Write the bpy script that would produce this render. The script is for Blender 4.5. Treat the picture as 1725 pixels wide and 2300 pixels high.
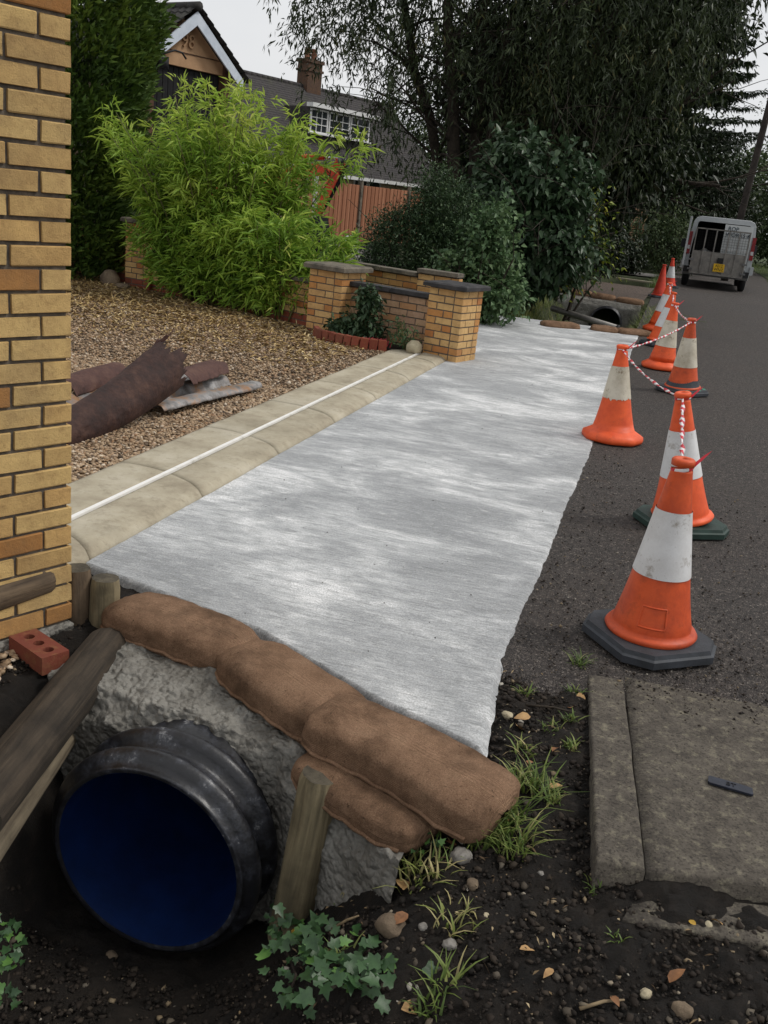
import bpy, bmesh, math, random
import numpy as np
from mathutils import Vector, Matrix, Euler
for o in list(bpy.data.objects): bpy.data.objects.remove(o)
SC = bpy.context.scene
COL = SC.collection
rng = np.random.default_rng(7); random.seed(7)
R = math.radians

# ---------------------------------------------------------------- camera
PW, PH, FPX, CAMH = 1725., 2300., 2149., 1.6
_p, _r = R(18.2), R(6.1)
_fw = np.array([0, math.cos(_p), -math.sin(_p)]); _ri = np.array([1., 0, 0]); _up = np.cross(_ri, _fw)
_r2 = math.cos(_r)*_ri + math.sin(_r)*_up; _u2 = -math.sin(_r)*_ri + math.cos(_r)*_up
_a = R(14.8916); _Rz = np.array([[math.cos(_a), -math.sin(_a), 0], [math.sin(_a), math.cos(_a), 0], [0, 0, 1]])
CR, CU, CF = _Rz@_r2, _Rz@_u2, _Rz@_fw
cam_d = bpy.data.cameras.new('camera'); cam = bpy.data.objects.new('camera', cam_d); COL.objects.link(cam)
cam_d.sensor_fit = 'VERTICAL'; cam_d.sensor_height = 36.0; cam_d.sensor_width = 27.0
cam_d.lens = 36.0*FPX/PH; cam_d.clip_start = 0.05; cam_d.clip_end = 2000
cam.matrix_world = Matrix([[CR[0], CU[0], -CF[0], 0], [CR[1], CU[1], -CF[1], 0], [CR[2], CU[2], -CF[2], CAMH], [0, 0, 0, 1]])
SC.camera = cam
def ray(px, py): return (px-PW/2)*CR - (py-PH/2)*CU + FPX*CF
def G(px, py, z=0.):                      # a surveyed point of the photograph on the level z
    d = ray(px, py); return np.array([0, 0, CAMH]) + (z-CAMH)/d[2]*d
def AT(px, py, Y):                        # a surveyed point at the distance Y along the road
    d = ray(px, py); return np.array([0, 0, CAMH]) + Y/d[1]*d

# ---------------------------------------------------------------- sky, sun, exposure (overcast)
SUN_EL, SUN_AZ = R(52), R(70)             # azimuth from +Y towards +X
w = bpy.data.worlds.new('World'); SC.world = w; w.use_nodes = True
nt = w.node_tree; nt.nodes.clear()
out = nt.nodes.new('ShaderNodeOutputWorld'); bg = nt.nodes.new('ShaderNodeBackground')
sky = nt.nodes.new('ShaderNodeTexSky'); sky.sky_type = 'NISHITA'; sky.sun_disc = False
sky.sun_elevation = SUN_EL; sky.sun_rotation = SUN_AZ; sky.dust_density = 4; sky.air_density = 1.2
hs = nt.nodes.new('ShaderNodeHueSaturation'); hs.inputs['Saturation'].default_value = 0.35
tc = nt.nodes.new('ShaderNodeTexCoord'); mp = nt.nodes.new('ShaderNodeMapping'); mp.inputs['Scale'].default_value = (1.2, 1.2, 3.5)
nz = nt.nodes.new('ShaderNodeTexNoise'); nz.inputs['Scale'].default_value = 1.6; nz.inputs['Detail'].default_value = 5
cr = nt.nodes.new('ShaderNodeValToRGB'); cr.color_ramp.elements[0].position = .3; cr.color_ramp.elements[1].position = .75
cr.color_ramp.elements[0].color = (6.6, 6.8, 7.1, 1); cr.color_ramp.elements[1].color = (8.2, 8.2, 8.2, 1)
mx = nt.nodes.new('ShaderNodeMix'); mx.data_type = 'RGBA'; mx.inputs['Factor'].default_value = 0.86
L = nt.links.new
L(sky.outputs[0], hs.inputs['Color']); L(tc.outputs['Generated'], mp.inputs[0]); L(mp.outputs[0], nz.inputs[0]); L(nz.outputs[0], cr.inputs[0])
L(hs.outputs[0], mx.inputs[6]); L(cr.outputs[0], mx.inputs[7]); L(mx.outputs[2], bg.inputs[0]); L(bg.outputs[0], out.inputs[0])
bg.inputs[1].default_value = 0.10
sd = bpy.data.lights.new('sun', 'SUN'); sd.energy = 1.5; sd.angle = R(14); sd.color = (1, .96, .9)
so = bpy.data.objects.new('sun', sd); COL.objects.link(so)
sv = Vector((math.sin(SUN_AZ)*math.cos(SUN_EL), math.cos(SUN_AZ)*math.cos(SUN_EL), math.sin(SUN_EL)))
so.rotation_euler = sv.to_track_quat('Z', 'Y').to_euler(); so.location = (0, 0, 30)
SC.view_settings.view_transform = 'Standard'; SC.view_settings.look = 'None'
SC.view_settings.exposure = 0.2; SC.view_settings.gamma = 1.0; SC.view_settings.use_curve_mapping = False

# ---------------------------------------------------------------- materials
class NB:
    def __init__(s, name):
        s.m = bpy.data.materials.new(name); s.m.use_nodes = True; s.t = s.m.node_tree; s.t.nodes.clear()
        s.out = s.n('ShaderNodeOutputMaterial'); s.b = s.n('ShaderNodeBsdfPrincipled'); s.l(s.b.outputs[0], s.out.inputs[0])
        s.b.inputs['Specular IOR Level'].default_value = .35
        g = s.n('ShaderNodeNewGeometry'); s.pos = g.outputs['Position']; s.geo = g
    def n(s, t): return s.t.nodes.new(t)
    def l(s, a, b): s.t.links.new(a, b)
    def map(s, scale=(1, 1, 1), rz=0, src=None):
        m = s.n('ShaderNodeMapping'); m.inputs['Scale'].default_value = scale; m.inputs['Rotation'].default_value = (0, 0, rz)
        s.l(src or s.pos, m.inputs[0]); return m.outputs[0]
    def noise(s, scale, detail=6, rough=.6, vec=None, dist=0):
        n = s.n('ShaderNodeTexNoise'); n.inputs['Scale'].default_value = scale; n.inputs['Detail'].default_value = detail
        n.inputs['Roughness'].default_value = rough; n.inputs['Distortion'].default_value = dist; s.l(vec or s.pos, n.inputs[0]); return n.outputs[0]
    def voro(s, scale, vec=None, feat='F1', outp='Distance'):
        n = s.n('ShaderNodeTexVoronoi'); n.inputs['Scale'].default_value = scale; n.feature = feat; s.l(vec or s.pos, n.inputs[0]); return n.outputs[outp]
    def ramp(s, fac, stops):
        r = s.n('ShaderNodeValToRGB'); e = r.color_ramp.elements
        while len(e) < len(stops): e.new(.5)
        for i, (p, c) in enumerate(stops): e[i].position = p; e[i].color = (*c, 1) if len(c) == 3 else c
        s.l(fac, r.inputs[0]); return r.outputs[0]
    def mix(s, fac, a, b, mode='MIX'):
        m = s.n('ShaderNodeMix'); m.data_type = 'RGBA'; m.blend_type = mode
        for k, v in ((0, fac), (6, a), (7, b)):
            if isinstance(v, (int, float)): m.inputs[k].default_value = v
            elif isinstance(v, tuple): m.inputs[k].default_value = (*v, 1)
            else: s.l(v, m.inputs[k])
        return m.outputs[2]
    def math(s, op, a, b=0.):
        m = s.n('ShaderNodeMath'); m.operation = op
        for k, v in ((0, a), (1, b)):
            if isinstance(v, (int, float)): m.inputs[k].default_value = v
            else: s.l(v, m.inputs[k])
        return m.outputs[0]
    def bump(s, h, dist=.005, strength=1., prev=None):
        b = s.n('ShaderNodeBump'); b.inputs['Distance'].default_value = dist; b.inputs['Strength'].default_value = strength
        s.l(h, b.inputs['Height'])
        if prev is not None: s.l(prev, b.inputs['Normal'])
        return b.outputs[0]
    def fin(s, col=None, rough=.8, normal=None, metal=0., spec=None):
        if col is not None:
            if isinstance(col, tuple): s.b.inputs['Base Color'].default_value = (*col, 1)
            else: s.l(col, s.b.inputs['Base Color'])
        if isinstance(rough, (int, float)): s.b.inputs['Roughness'].default_value = rough
        else: s.l(rough, s.b.inputs['Roughness'])
        s.b.inputs['Metallic'].default_value = metal
        if spec is not None: s.b.inputs['Specular IOR Level'].default_value = spec
        if normal is not None: s.l(normal, s.b.inputs['Normal'])
        return s.m
def simple(name, c1, c2=None, scale=6, rough=.7, bump=.002, bs=60, metal=0., spec=None, c3=None, contrast=(.35, .65)):
    k = NB(name)
    c2 = c2 or tuple(x*.6 for x in c1)
    st = [(contrast[0], c2), (contrast[1], c1)]
    if c3: st.append((min(.95, contrast[1]+.12), c3))
    col = k.ramp(k.noise(scale, 8, .65), st)
    nrm = k.bump(k.noise(bs, 6, .7), bump) if bump else None
    return k.fin(col, rough, nrm, metal, spec)

MT = {}
def brick_mat(name, ramp, dirt=.35):
    k = NB(name); oi = k.n('ShaderNodeObjectInfo')
    base = k.ramp(oi.outputs['Random'], ramp)
    fl = k.noise(9, 6, .6)
    c = k.mix(k.ramp(fl, [(.45, (0, 0, 0)), (.75, (dirt,)*3)]), base, (.16, .07, .028))
    c = k.mix(k.ramp(k.noise(26, 7, .75), [(.5, (0, 0, 0)), (.68, (.45,)*3)]), c, (.25, .14, .055))
    sp = k.noise(140, 3, .7)
    c = k.mix(k.ramp(sp, [(.6, (0, 0, 0)), (.78, (.65, .65, .65))]), c, (.10, .07, .04))
    c = k.mix(k.ramp(k.noise(3.3, 5), [(.5, (0, 0, 0)), (.8, (.4, .4, .4))]), c, (.12, .09, .06))
    n = k.bump(k.noise(220, 5, .7), .0025); n = k.bump(k.noise(45, 4), .004, .7, n)
    return k.fin(c, .9, n)
MT['brick'] = brick_mat('yellow_stock_brick', [(0, (.46, .295, .115)), (.25, (.55, .375, .155)), (.55, (.60, .41, .165)), (.78, (.53, .33, .125)), (.9, (.42, .215, .07)), (1, (.33, .15, .045))])
MT['brick_buff'] = brick_mat('orange_buff_brick', [(0, (.50, .27, .10)), (.3, (.58, .36, .15)), (.6, (.62, .40, .17)), (.82, (.52, .25, .08)), (1, (.42, .16, .05))], .3)
MT['brick_pink'] = brick_mat('pale_pink_brick', [(0, (.36, .22, .14)), (.4, (.44, .29, .19)), (.8, (.48, .31, .18)), (1, (.42, .22, .10))], .45)
MT['brick_red'] = brick_mat('red_brick', [(0, (.20, .045, .025)), (.5, (.26, .062, .035)), (1, (.17, .04, .025))], .2)
MT['mortar'] = simple('mortar', (.155, .13, .105), (.08, .068, .055), 30, .95, .003, 150)
MT['coping'] = simple('coping_concrete', (.20, .17, .13), (.06, .055, .045), 7, .9, .003, 120)
MT['coping_dark'] = simple('dark_coping', (.055, .052, .052), (.022, .022, .024), 9, .85, .003, 140)

def concrete_slab():
    k = NB('brushed_concrete')
    br = k.noise(1., 4, .7, k.map((8, 80, 1), R(-5)), .3)
    br2 = k.noise(1., 3, .6, k.map((30, 200, 1), R(-5)))
    patch = k.noise(1., 6, .66, k.map((1.1, 1.6, 1), R(-20)), .8)
    fine = k.noise(1., 6, .7, k.map((5, 16, 1), R(-8)))
    t = k.math('ADD', k.math('MULTIPLY', patch, .8), k.math('MULTIPLY', fine, .35))
    c = k.ramp(t, [(.44, (.305, .315, .325)), (.55, (.42, .43, .44)), (.615, (.58, .59, .595)), (.69, (.86, .86, .86))])
    c = k.mix(k.ramp(br, [(.36, (.5,)*3), (.50, (0, 0, 0))]), c, (.18, .185, .18))
    c = k.mix(k.ramp(k.noise(150, 4, .8), [(.42, (.55,)*3), (.56, (0, 0, 0))]), c, (.17, .175, .17))
    c = k.mix(k.ramp(k.noise(110, 4, .8), [(.56, (0, 0, 0)), (.68, (.5,)*3)]), c, (.74, .74, .73))
    c = k.mix(k.ramp(k.noise(1., 5, .7, k.map((13, 42, 1), R(-8)), .4), [(.55, (0, 0, 0)), (.7, (.42,)*3)]), c, (.72, .72, .71))
    c = k.mix(k.ramp(k.noise(60, 3), [(.72, (0, 0, 0)), (.8, (.8,)*3)]), c, (.10, .095, .085))
    n = k.bump(br, .010, .8); n = k.bump(br2, .003, .7, n); n = k.bump(k.noise(260, 3), .0015, .6, n)
    rg = k.ramp(patch, [(.4, (.72,)*3), (.6, (.92,)*3)])
    return k.fin(c, rg, n, spec=.2)
MT['slab'] = concrete_slab()
def rough_concrete():
    k = NB('rough_headwall_concrete')
    c = k.ramp(k.noise(5, 8, .7), [(.3, (.085, .078, .066)), (.5, (.20, .19, .168)), (.72, (.32, .31, .28))])
    c = k.mix(k.ramp(k.noise(60, 4, .7), [(.6, (0, 0, 0)), (.75, (.5,)*3)]), c, (.10, .09, .075))
    v = k.voro(48, k.map((1, 1, 1)), 'F1'); n = k.bump(k.math('SUBTRACT', 1., v), .02, .8); n = k.bump(k.noise(120, 6, .7), .006, .8, n)
    return k.fin(c, .92, n)
MT['rough_concrete'] = rough_concrete()
def asphalt():
    k = NB('worn_asphalt')
    ag = k.voro(150, outp='Color'); bw = k.n('ShaderNodeRGBToBW'); k.l(ag, bw.inputs[0])
    c = k.ramp(bw.outputs[0], [(.15, (.018, .015, .014)), (.5, (.06, .050, .044)), (.8, (.13, .11, .095)), (.93, (.30, .265, .23))])
    c = k.mix(k.ramp(k.noise(.9, 6, .6), [(.45, (0, 0, 0)), (.7, (.55,)*3)]), c, (.085, .066, .054))
    c = k.mix(k.ramp(k.noise(.5, 5, .6, k.map((1, .35, 1))), [(.5, (0, 0, 0)), (.75, (.6,)*3)]), c, (.035, .033, .034))
    c = k.mix(k.ramp(k.noise(1.7, 4, .6, k.map((1, 1.5, 1))), [(.66, (0, 0, 0)), (.8, (.4,)*3)]), c, (.17, .105, .055))
    c = k.mix(k.ramp(k.noise(28, 6, .75), [(.42, (.65,)*3), (.6, (0, 0, 0))]), c, (.024, .021, .02))
    d = k.voro(150); n = k.bump(k.math('SUBTRACT', 1., d), .009, 1.); n = k.bump(k.noise(35, 5), .006, .5, n)
    return k.fin(c, .8, n)
MT['asphalt'] = asphalt()
def soil():
    k = NB('dark_soil')
    c = k.ramp(k.noise(14, 9, .72), [(.32, (.008, .006, .005)), (.55, (.022, .016, .011)), (.75, (.05, .036, .024))])
    c = k.mix(k.ramp(k.noise(2.2, 5), [(.5, (0, 0, 0)), (.75, (.5,)*3)]), c, (.055, .038, .024))
    n = k.bump(k.noise(45, 8, .75), .03, .9); n = k.bump(k.noise(200, 5, .7), .006, .8, n)
    return k.fin(c, .9, n)
MT['soil'] = soil()
def gravelbed(name, cols, sc=55):
    k = NB(name)
    v = k.n('ShaderNodeTexVoronoi'); v.inputs['Scale'].default_value = sc; k.l(k.pos, v.inputs[0])
    bw = k.n('ShaderNodeSeparateColor'); k.l(v.outputs['Color'], bw.inputs[0])
    c = k.ramp(bw.outputs[0], cols)
    c = k.mix(k.ramp(v.outputs['Distance'], [(.35, (0, 0, 0)), (.75, (.85,)*3)]), c, (.03, .02, .012))
    n = k.bump(k.math('SUBTRACT', 1., v.outputs['Distance']), .02, 1.)
    return k.fin(c, .75, n)
PEB = [(0, (.05, .035, .024)), (.2, (.17, .112, .066)), (.45, (.31, .215, .13)), (.65, (.43, .315, .20)), (.85, (.27, .15, .075)), (1, (.62, .53, .41))]
MT['gravel_bed'] = gravelbed('golden_gravel_bed', PEB, 48)
MT['far_gravel'] = gravelbed('brown_gravel', [(0, (.05, .035, .025)), (.5, (.11, .075, .055)), (1, (.19, .14, .11))], 40)
MT['grey_ground'] = simple('grey_yard', (.17, .16, .15), (.08, .075, .07), 3, .9, .01, 30)
MT['grass_ground'] = simple('grass_ground', (.06, .085, .025), (.02, .03, .01), 6, .95, .03, 40)
def attr_mat(name, stops, rough=.7, bump=.0, bs=90, trans=0., spec=.3):
    k = NB(name); a = k.n('ShaderNodeAttribute'); a.attribute_name = 'tint'
    c = k.ramp(a.outputs['Fac'], stops)
    n = k.bump(k.noise(bs, 5), bump) if bump else None
    k.fin(c, rough, n, spec=spec)
    if trans:
        tr = k.n('ShaderNodeBsdfTranslucent'); ms = k.n('ShaderNodeMixShader'); ms.inputs[0].default_value = trans
        k.l(c, tr.inputs[0]); k.l(k.b.outputs[0], ms.inputs[1]); k.l(tr.outputs[0], ms.inputs[2]); k.l(ms.outputs[0], k.out.inputs[0])
    return k.m
MT['pebble'] = attr_mat('pebbles', PEB, .6, .001)
MT['soilcrumb'] = attr_mat('soil_crumbs', [(0, (.006, .0045, .003)), (.65, (.02, .014, .010)), (.90, (.04, .03, .021)), (.95, (.10, .085, .065)), (.985, (.2, .15, .09)), (1, (.34, .32, .28))], .85, .002)
MT['litter'] = attr_mat('dry_leaf_litter', [(0, (.15, .09, .03)), (.4, (.34, .23, .09)), (.8, (.50, .36, .16)), (1, (.60, .48, .27))], .7)
MT['debris'] = attr_mat('plant_debris', [(0, (.03, .02, .012)), (.45, (.10, .065, .035)), (.75, (.24, .17, .09)), (.93, (.42, .33, .2)), (1, (.10, .16, .04))], .8)
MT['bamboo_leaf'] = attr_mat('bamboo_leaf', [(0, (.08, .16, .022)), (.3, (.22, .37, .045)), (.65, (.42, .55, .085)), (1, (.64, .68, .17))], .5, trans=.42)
MT['willow_leaf'] = attr_mat('willow_leaf', [(0, (.014, .023, .009)), (.5, (.036, .053, .02)), (.85, (.07, .09, .035)), (1, (.13, .115, .04))], .5, trans=.2)
MT['dark_leaf'] = attr_mat('dark_broad_leaf', [(0, (.008, .015, .007)), (.5, (.02, .034, .014)), (.9, (.045, .06, .026)), (1, (.09, .085, .05))], .42, trans=.12)
MT['shrub_leaf'] = attr_mat('shrub_leaf', [(0, (.016, .034, .015)), (.5, (.04, .075, .034)), (1, (.10, .15, .075))], .4, trans=.14)
MT['yew_leaf'] = attr_mat('evergreen_leaf', [(0, (.018, .038, .017)), (.5, (.042, .078, .032)), (1, (.095, .145, .058))], .5, trans=.1)
MT['light_leaf'] = attr_mat('pale_lobed_leaf', [(0, (.045, .09, .038)), (.5, (.085, .15, .062)), (1, (.17, .25, .11))], .5, trans=.2)
MT['yellow_leaf'] = attr_mat('yellowing_leaf', [(0, (.03, .055, .014)), (.45, (.09, .14, .02)), (.75, (.25, .29, .03)), (1, (.45, .40, .05))], .5, trans=.25)
MT['cypress_leaf'] = attr_mat('cypress_spray', [(0, (.014, .034, .009)), (.5, (.06, .11, .018)), (1, (.18, .25, .035))], .6, trans=.1)
MT['far_leaf'] = attr_mat('far_leaf', [(0, (.024, .042, .017)), (.5, (.055, .085, .032)), (1, (.11, .14, .055))], .6, trans=.15)
MT['grass'] = attr_mat('grass_blades', [(0, (.05, .08, .02)), (.4, (.11, .17, .035)), (.7, (.22, .25, .07)), (1, (.42, .36, .17))], .5, trans=.25)
MT['ivy_leaf'] = simple('ivy_leaf', (.045, .10, .035), (.018, .045, .016), 18, .4, .001, 60)
MT['ivy_leaf_light'] = simple('ivy_leaf_light', (.10, .20, .045), (.05, .12, .03), 18, .4, .001, 60)
MT['bark'] = simple('tree_bark', (.055, .042, .03), (.018, .014, .011), 14, .95, .02, 40)
MT['culm'] = simple('bamboo_culm', (.16, .15, .05), (.07, .07, .025), 12, .5, .001, 30)
def wood(name, a, b, sc=(40, 40, 3)):
    k = NB(name); tcn = k.n('ShaderNodeTexCoord')
    m = k.n('ShaderNodeMapping'); m.inputs['Scale'].default_value = sc; k.l(tcn.outputs['Object'], m.inputs[0])
    g = k.noise(1., 6, .65, m.outputs[0], .5)
    c = k.ramp(g, [(.3, b), (.62, a)])
    c = k.mix(k.ramp(k.noise(7, 6), [(.45, (0, 0, 0)), (.7, (.6,)*3)]), c, tuple(x*.5 for x in b))
    n = k.bump(g, .006, .9); n = k.bump(k.noise(90, 5), .002, .6, n)
    return k.fin(c, .88, n)
MT['post_wood'] = wood('weathered_post', (.15, .105, .065), (.045, .032, .022))
MT['post_pale'] = wood('pale_green_post', (.24, .195, .115), (.085, .07, .042))
MT['log_dark'] = wood('dark_damp_log', (.055, .041, .028), (.014, .011, .008))
MT['log_pale'] = wood('split_pale_log', (.19, .155, .105), (.075, .058, .04))
MT['log_end'] = simple('log_end_grain', (.10, .085, .06), (.035, .03, .022), 25, .95, .003, 120)
MT['fence_board'] = None
def fence_mat():
    k = NB('red_brown_fence_board'); oi = k.n('ShaderNodeObjectInfo')
    c = k.ramp(oi.outputs['Random'], [(0, (.26, .105, .055)), (.5, (.33, .14, .075)), (1, (.40, .185, .105))])
    c = k.mix(k.ramp(k.noise(1, 5, .6, k.map((30, 30, 2))), [(.5, (0, 0, 0)), (.7, (.4,)*3)]), c, (.2, .085, .045))
    return k.fin(c, .85)
MT['fence_board'] = fence_mat()
def burlap():
    k = NB('brown_hessian'); tcn = k.n('ShaderNodeTexCoord')
    m = k.n('ShaderNodeMapping'); k.l(tcn.outputs['UV'], m.inputs[0]); m.inputs['Scale'].default_value = (1, 1, 1)
    w1 = k.n('ShaderNodeTexWave'); w1.inputs['Scale'].default_value = 85; w1.inputs['Distortion'].default_value = 1.5; w1.inputs['Detail'].default_value = 2; w1.bands_direction = 'X'; k.l(m.outputs[0], w1.inputs[0])
    w2 = k.n('ShaderNodeTexWave'); w2.inputs['Scale'].default_value = 85; w2.inputs['Distortion'].default_value = 1.5; w2.inputs['Detail'].default_value = 2; w2.bands_direction = 'Y'; k.l(m.outputs[0], w2.inputs[0])
    wv = k.math('MULTIPLY', w1.outputs['Fac'], w2.outputs['Fac'])
    c = k.ramp(k.noise(9, 7, .65), [(.3, (.19, .112, .068)), (.55, (.335, .205, .13)), (.8, (.43, .285, .185))])
    c = k.mix(.35, c, k.ramp(wv, [(0, (.09, .05, .03)), (.6, (.42, .27, .17))]))
    c = k.mix(k.ramp(k.noise(70, 4, .7), [(.62, (0, 0, 0)), (.70, (.85,)*3)]), c, (.035, .022, .014))
    c = k.mix(k.ramp(k.noise(230, 4, .75), [(.42, (.5,)*3), (.56, (0, 0, 0))]), c, (.09, .05, .03))
    c = k.mix(k.ramp(k.noise(190, 4, .75), [(.56, (0, 0, 0)), (.68, (.5,)*3)]), c, (.46, .31, .2))
    c = k.mix(k.ramp(k.noise(5, 6, .7), [(.48, (0, 0, 0)), (.68, (.65,)*3)]), c, (.06, .036, .022))
    n = k.bump(wv, .003, .8); n = k.bump(k.noise(25, 6), .008, .6, n)
    return k.fin(c, .95, n, spec=.1)
MT['burlap'] = burlap()
def paver():
    k = NB('weathered_paving')
    c = k.ramp(k.noise(2.6, 8, .68), [(.3, (.25, .21, .15)), (.5, (.39, .345, .255)), (.72, (.50, .455, .36))])
    c = k.mix(k.ramp(k.noise(80, 4, .7), [(.6, (0, 0, 0)), (.78, (.5,)*3)]), c, (.11, .09, .06))
    c = k.mix(k.ramp(k.noise(14, 7, .75), [(.52, (0, 0, 0)), (.7, (.55,)*3)]), c, (.17, .14, .095))
    c = k.mix(k.ramp(k.noise(1.1, 5, .6), [(.48, (0, 0, 0)), (.68, (.45,)*3)]), c, (.20, .175, .125))
    n = k.bump(k.noise(160, 6, .7), .003); n = k.bump(k.noise(12, 5), .006, .6, n)
    return k.fin(c, .88, n)
MT['paver'] = paver()
def kerbc():
    k = NB('mossy_kerb_concrete')
    c = k.ramp(k.noise(7, 9, .75), [(.3, (.045, .038, .031)), (.52, (.095, .082, .066)), (.75, (.16, .14, .11))])
    v = k.n('ShaderNodeTexVoronoi'); v.inputs['Scale'].default_value = 170; k.l(k.pos, v.inputs[0])
    bw = k.n('ShaderNodeSeparateColor'); k.l(v.outputs['Color'], bw.inputs[0])
    c = k.mix(k.ramp(bw.outputs[0], [(.6, (0, 0, 0)), (.95, (.7,)*3)]), c, (.03, .025, .021))
    c = k.mix(k.ramp(k.noise(26, 7, .75), [(.52, (0, 0, 0)), (.66, (.6,)*3)]), c, (.25, .225, .16))
    c = k.mix(k.ramp(k.noise(75, 6, .75), [(.54, (0, 0, 0)), (.66, (.75,)*3)]), c, (.022, .018, .015))
    n = k.bump(k.noise(110, 7, .75), .006, .9); n = k.bump(k.noise(20, 5), .006, .5, n)
    return k.fin(c, .92, n)
MT['kerb'] = kerbc()
def orange(name, c1, c2, dirt=.5):
    k = NB(name)
    c = k.ramp(k.noise(8, 7, .65), [(.3, c2), (.62, c1)])
    c = k.mix(k.ramp(k.noise(11, 8, .72), [(.55, (0, 0, 0)), (.8, (dirt,)*3)]), c, (.13, .035, .015))
    c = k.mix(k.ramp(k.noise(70, 5, .7), [(.66, (0, 0, 0)), (.8, (.5,)*3)]), c, (.10, .035, .02))
    n = k.bump(k.noise(30, 5), .003, .5)
    return k.fin(c, .5, n)
MT['orange'] = orange('cone_orange', (.80, .115, .028), (.60, .07, .018))
MT['orange_red'] = orange('cone_red', (.72, .065, .03), (.50, .04, .018), .35)
MT['orange_dirty'] = orange('cone_orange_dirty', (.62, .09, .022), (.36, .045, .014), .8)
def sleeve(name, a, b, stain):
    k = NB(name); tcn = k.n('ShaderNodeTexCoord')
    c = k.ramp(k.noise(6, 6), [(.35, b), (.6, a)])
    v = k.voro(60, tcn.outputs['Object'], 'DISTANCE_TO_EDGE')
    c = k.mix(k.ramp(v, [(.0, (.25,)*3), (.06, (0, 0, 0))]), c, tuple(x*1.15 for x in a))
    c = k.mix(k.ramp(k.noise(9, 9, .75, tcn.outputs['Object']), [(.575, (0, 0, 0)), (.66, (stain,)*3)]), c, (.16, .115, .06))
    c = k.mix(k.ramp(k.noise(60, 6, .75, tcn.outputs['Object']), [(.62, (0, 0, 0)), (.7, (.7,)*3)]), c, (.12, .11, .10))
    return k.fin(c, .45, k.bump(k.noise(40, 4), .002, .5))
MT['sleeve'] = sleeve('reflective_sleeve', (.66, .66, .66), (.54, .53, .52), .6)
MT['sleeve_old'] = sleeve('yellowed_sleeve', (.60, .55, .45), (.42, .37, .28), .9)
MT['rubber'] = simple('black_rubber', (.045, .05, .06), (.025, .028, .032), 9, .6, .002, 90)
MT['rubber_green'] = simple('green_black_rubber', (.022, .05, .04), (.012, .026, .02), 9, .55, .002, 90)
MT['green_dab'] = simple('green_paint', (.05, .33, .21), (.03, .2, .13), 20, .6, .001)
MT['tape_red'] = simple('tape_red', (.62, .03, .05), (.5, .02, .035), 10, .4, 0)
MT['tape_white'] = simple('tape_white', (.78, .76, .76), (.65, .63, .63), 10, .4, 0)
MT['white'] = simple('white_paint', (.78, .78, .78), (.62, .62, .6), 5, .5, .001)
MT['strip'] = simple('white_strip', (.74, .73, .69), (.5, .48, .43), 9, .5, .001, c3=(.78, .77, .74), contrast=(.3, .45))
MT['barge'] = simple('blue_white_barge', (.66, .72, .80), (.52, .58, .66), 3, .5, .001)
MT['render'] = simple('peach_render', (.50, .31, .175), (.40, .24, .13), 2.2, .9, .004, 70)
MT['number'] = simple('number_render', (.40, .245, .135), (.33, .2, .11), 2.2, .9, .004, 70)
MT['cream'] = simple('cream_wall', (.52, .42, .30), (.42, .33, .23), 2, .9, .003, 40)
MT['blackwood'] = simple('black_boarding', (.012, .012, .014), (.006, .006, .007), 6, .8, .003, 30)
MT['brownpost'] = simple('brown_timber', (.12, .06, .035), (.06, .03, .018), 8, .8, .003, 40)
def rooft(name, a, b, cc):
    k = NB(name); oi = k.n('ShaderNodeObjectInfo')
    c = k.ramp(k.noise(7, 6, .7), [(.3, b), (.55, a), (.8, cc)])
    c = k.mix(k.ramp(k.noise(1.2, 6, .7), [(.5, (0, 0, 0)), (.75, (.6,)*3)]), c, (.055, .06, .03))
    return k.fin(c, .9, k.bump(k.noise(25, 5), .01))
MT['tile'] = rooft('dark_plain_tile', (.05, .045, .045), (.025, .023, .024), (.10, .088, .08))
MT['tile2'] = rooft('dark_interlocking_tile', (.045, .042, .04), (.022, .021, .021), (.075, .07, .05))
MT['chimney'] = brick_mat('chimney_brick', [(0, (.05, .03, .022)), (1, (.075, .045, .032))], .4)
MT['pot'] = simple('clay_pot', (.26, .11, .06), (.15, .065, .04), 8, .85, .002)
MT['glass'] = NB('dark_window_glass').fin((.03, .035, .04), .08, spec=.6)
MT['curtain'] = simple('net_curtain', (.42, .42, .40), (.28, .28, .27), 6, .9, .0)
MT['digger_red'] = simple('orange_red_paint', (.74, .085, .03), (.55, .05, .02), 4, .4, .001)
MT['steel'] = simple('grey_steel', (.22, .22, .22), (.10, .10, .10), 9, .45, .001, metal=.6)
MT['chrome'] = simple('bright_rod', (.75, .75, .75), (.6, .6, .6), 9, .25, 0, metal=.9)
def rust(name, a, b, cc):
    k = NB(name)
    c = k.ramp(k.noise(9, 9, .75), [(.28, b), (.5, a), (.75, cc)])
    n = k.bump(k.noise(60, 8, .75), .006); n = k.bump(k.noise(14, 5), .012, .7, n)
    return k.fin(c, .72, n, .1)
MT['rust'] = rust('dark_rust', (.042, .020, .016), (.016, .010, .009), (.10, .05, .034))
MT['rust_red'] = rust('red_brown_rust', (.085, .04, .033), (.035, .02, .018), (.15, .085, .06))
MT['galv'] = NB('rusting_galvanised')
def galv():
    k = MT['galv']
    c = k.ramp(k.noise(10, 8, .7), [(.3, (.09, .075, .065)), (.5, (.24, .23, .225)), (.68, (.46, .46, .46))])
    c = k.mix(k.ramp(k.noise(5, 7, .7), [(.50, (0, 0, 0)), (.60, (.9,)*3)]), c, (.27, .135, .055))
    return k.fin(c, .5, k.bump(k.noise(50, 5), .003), .25)
MT['galv'] = galv()
MT['pipe_black'] = None
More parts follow.
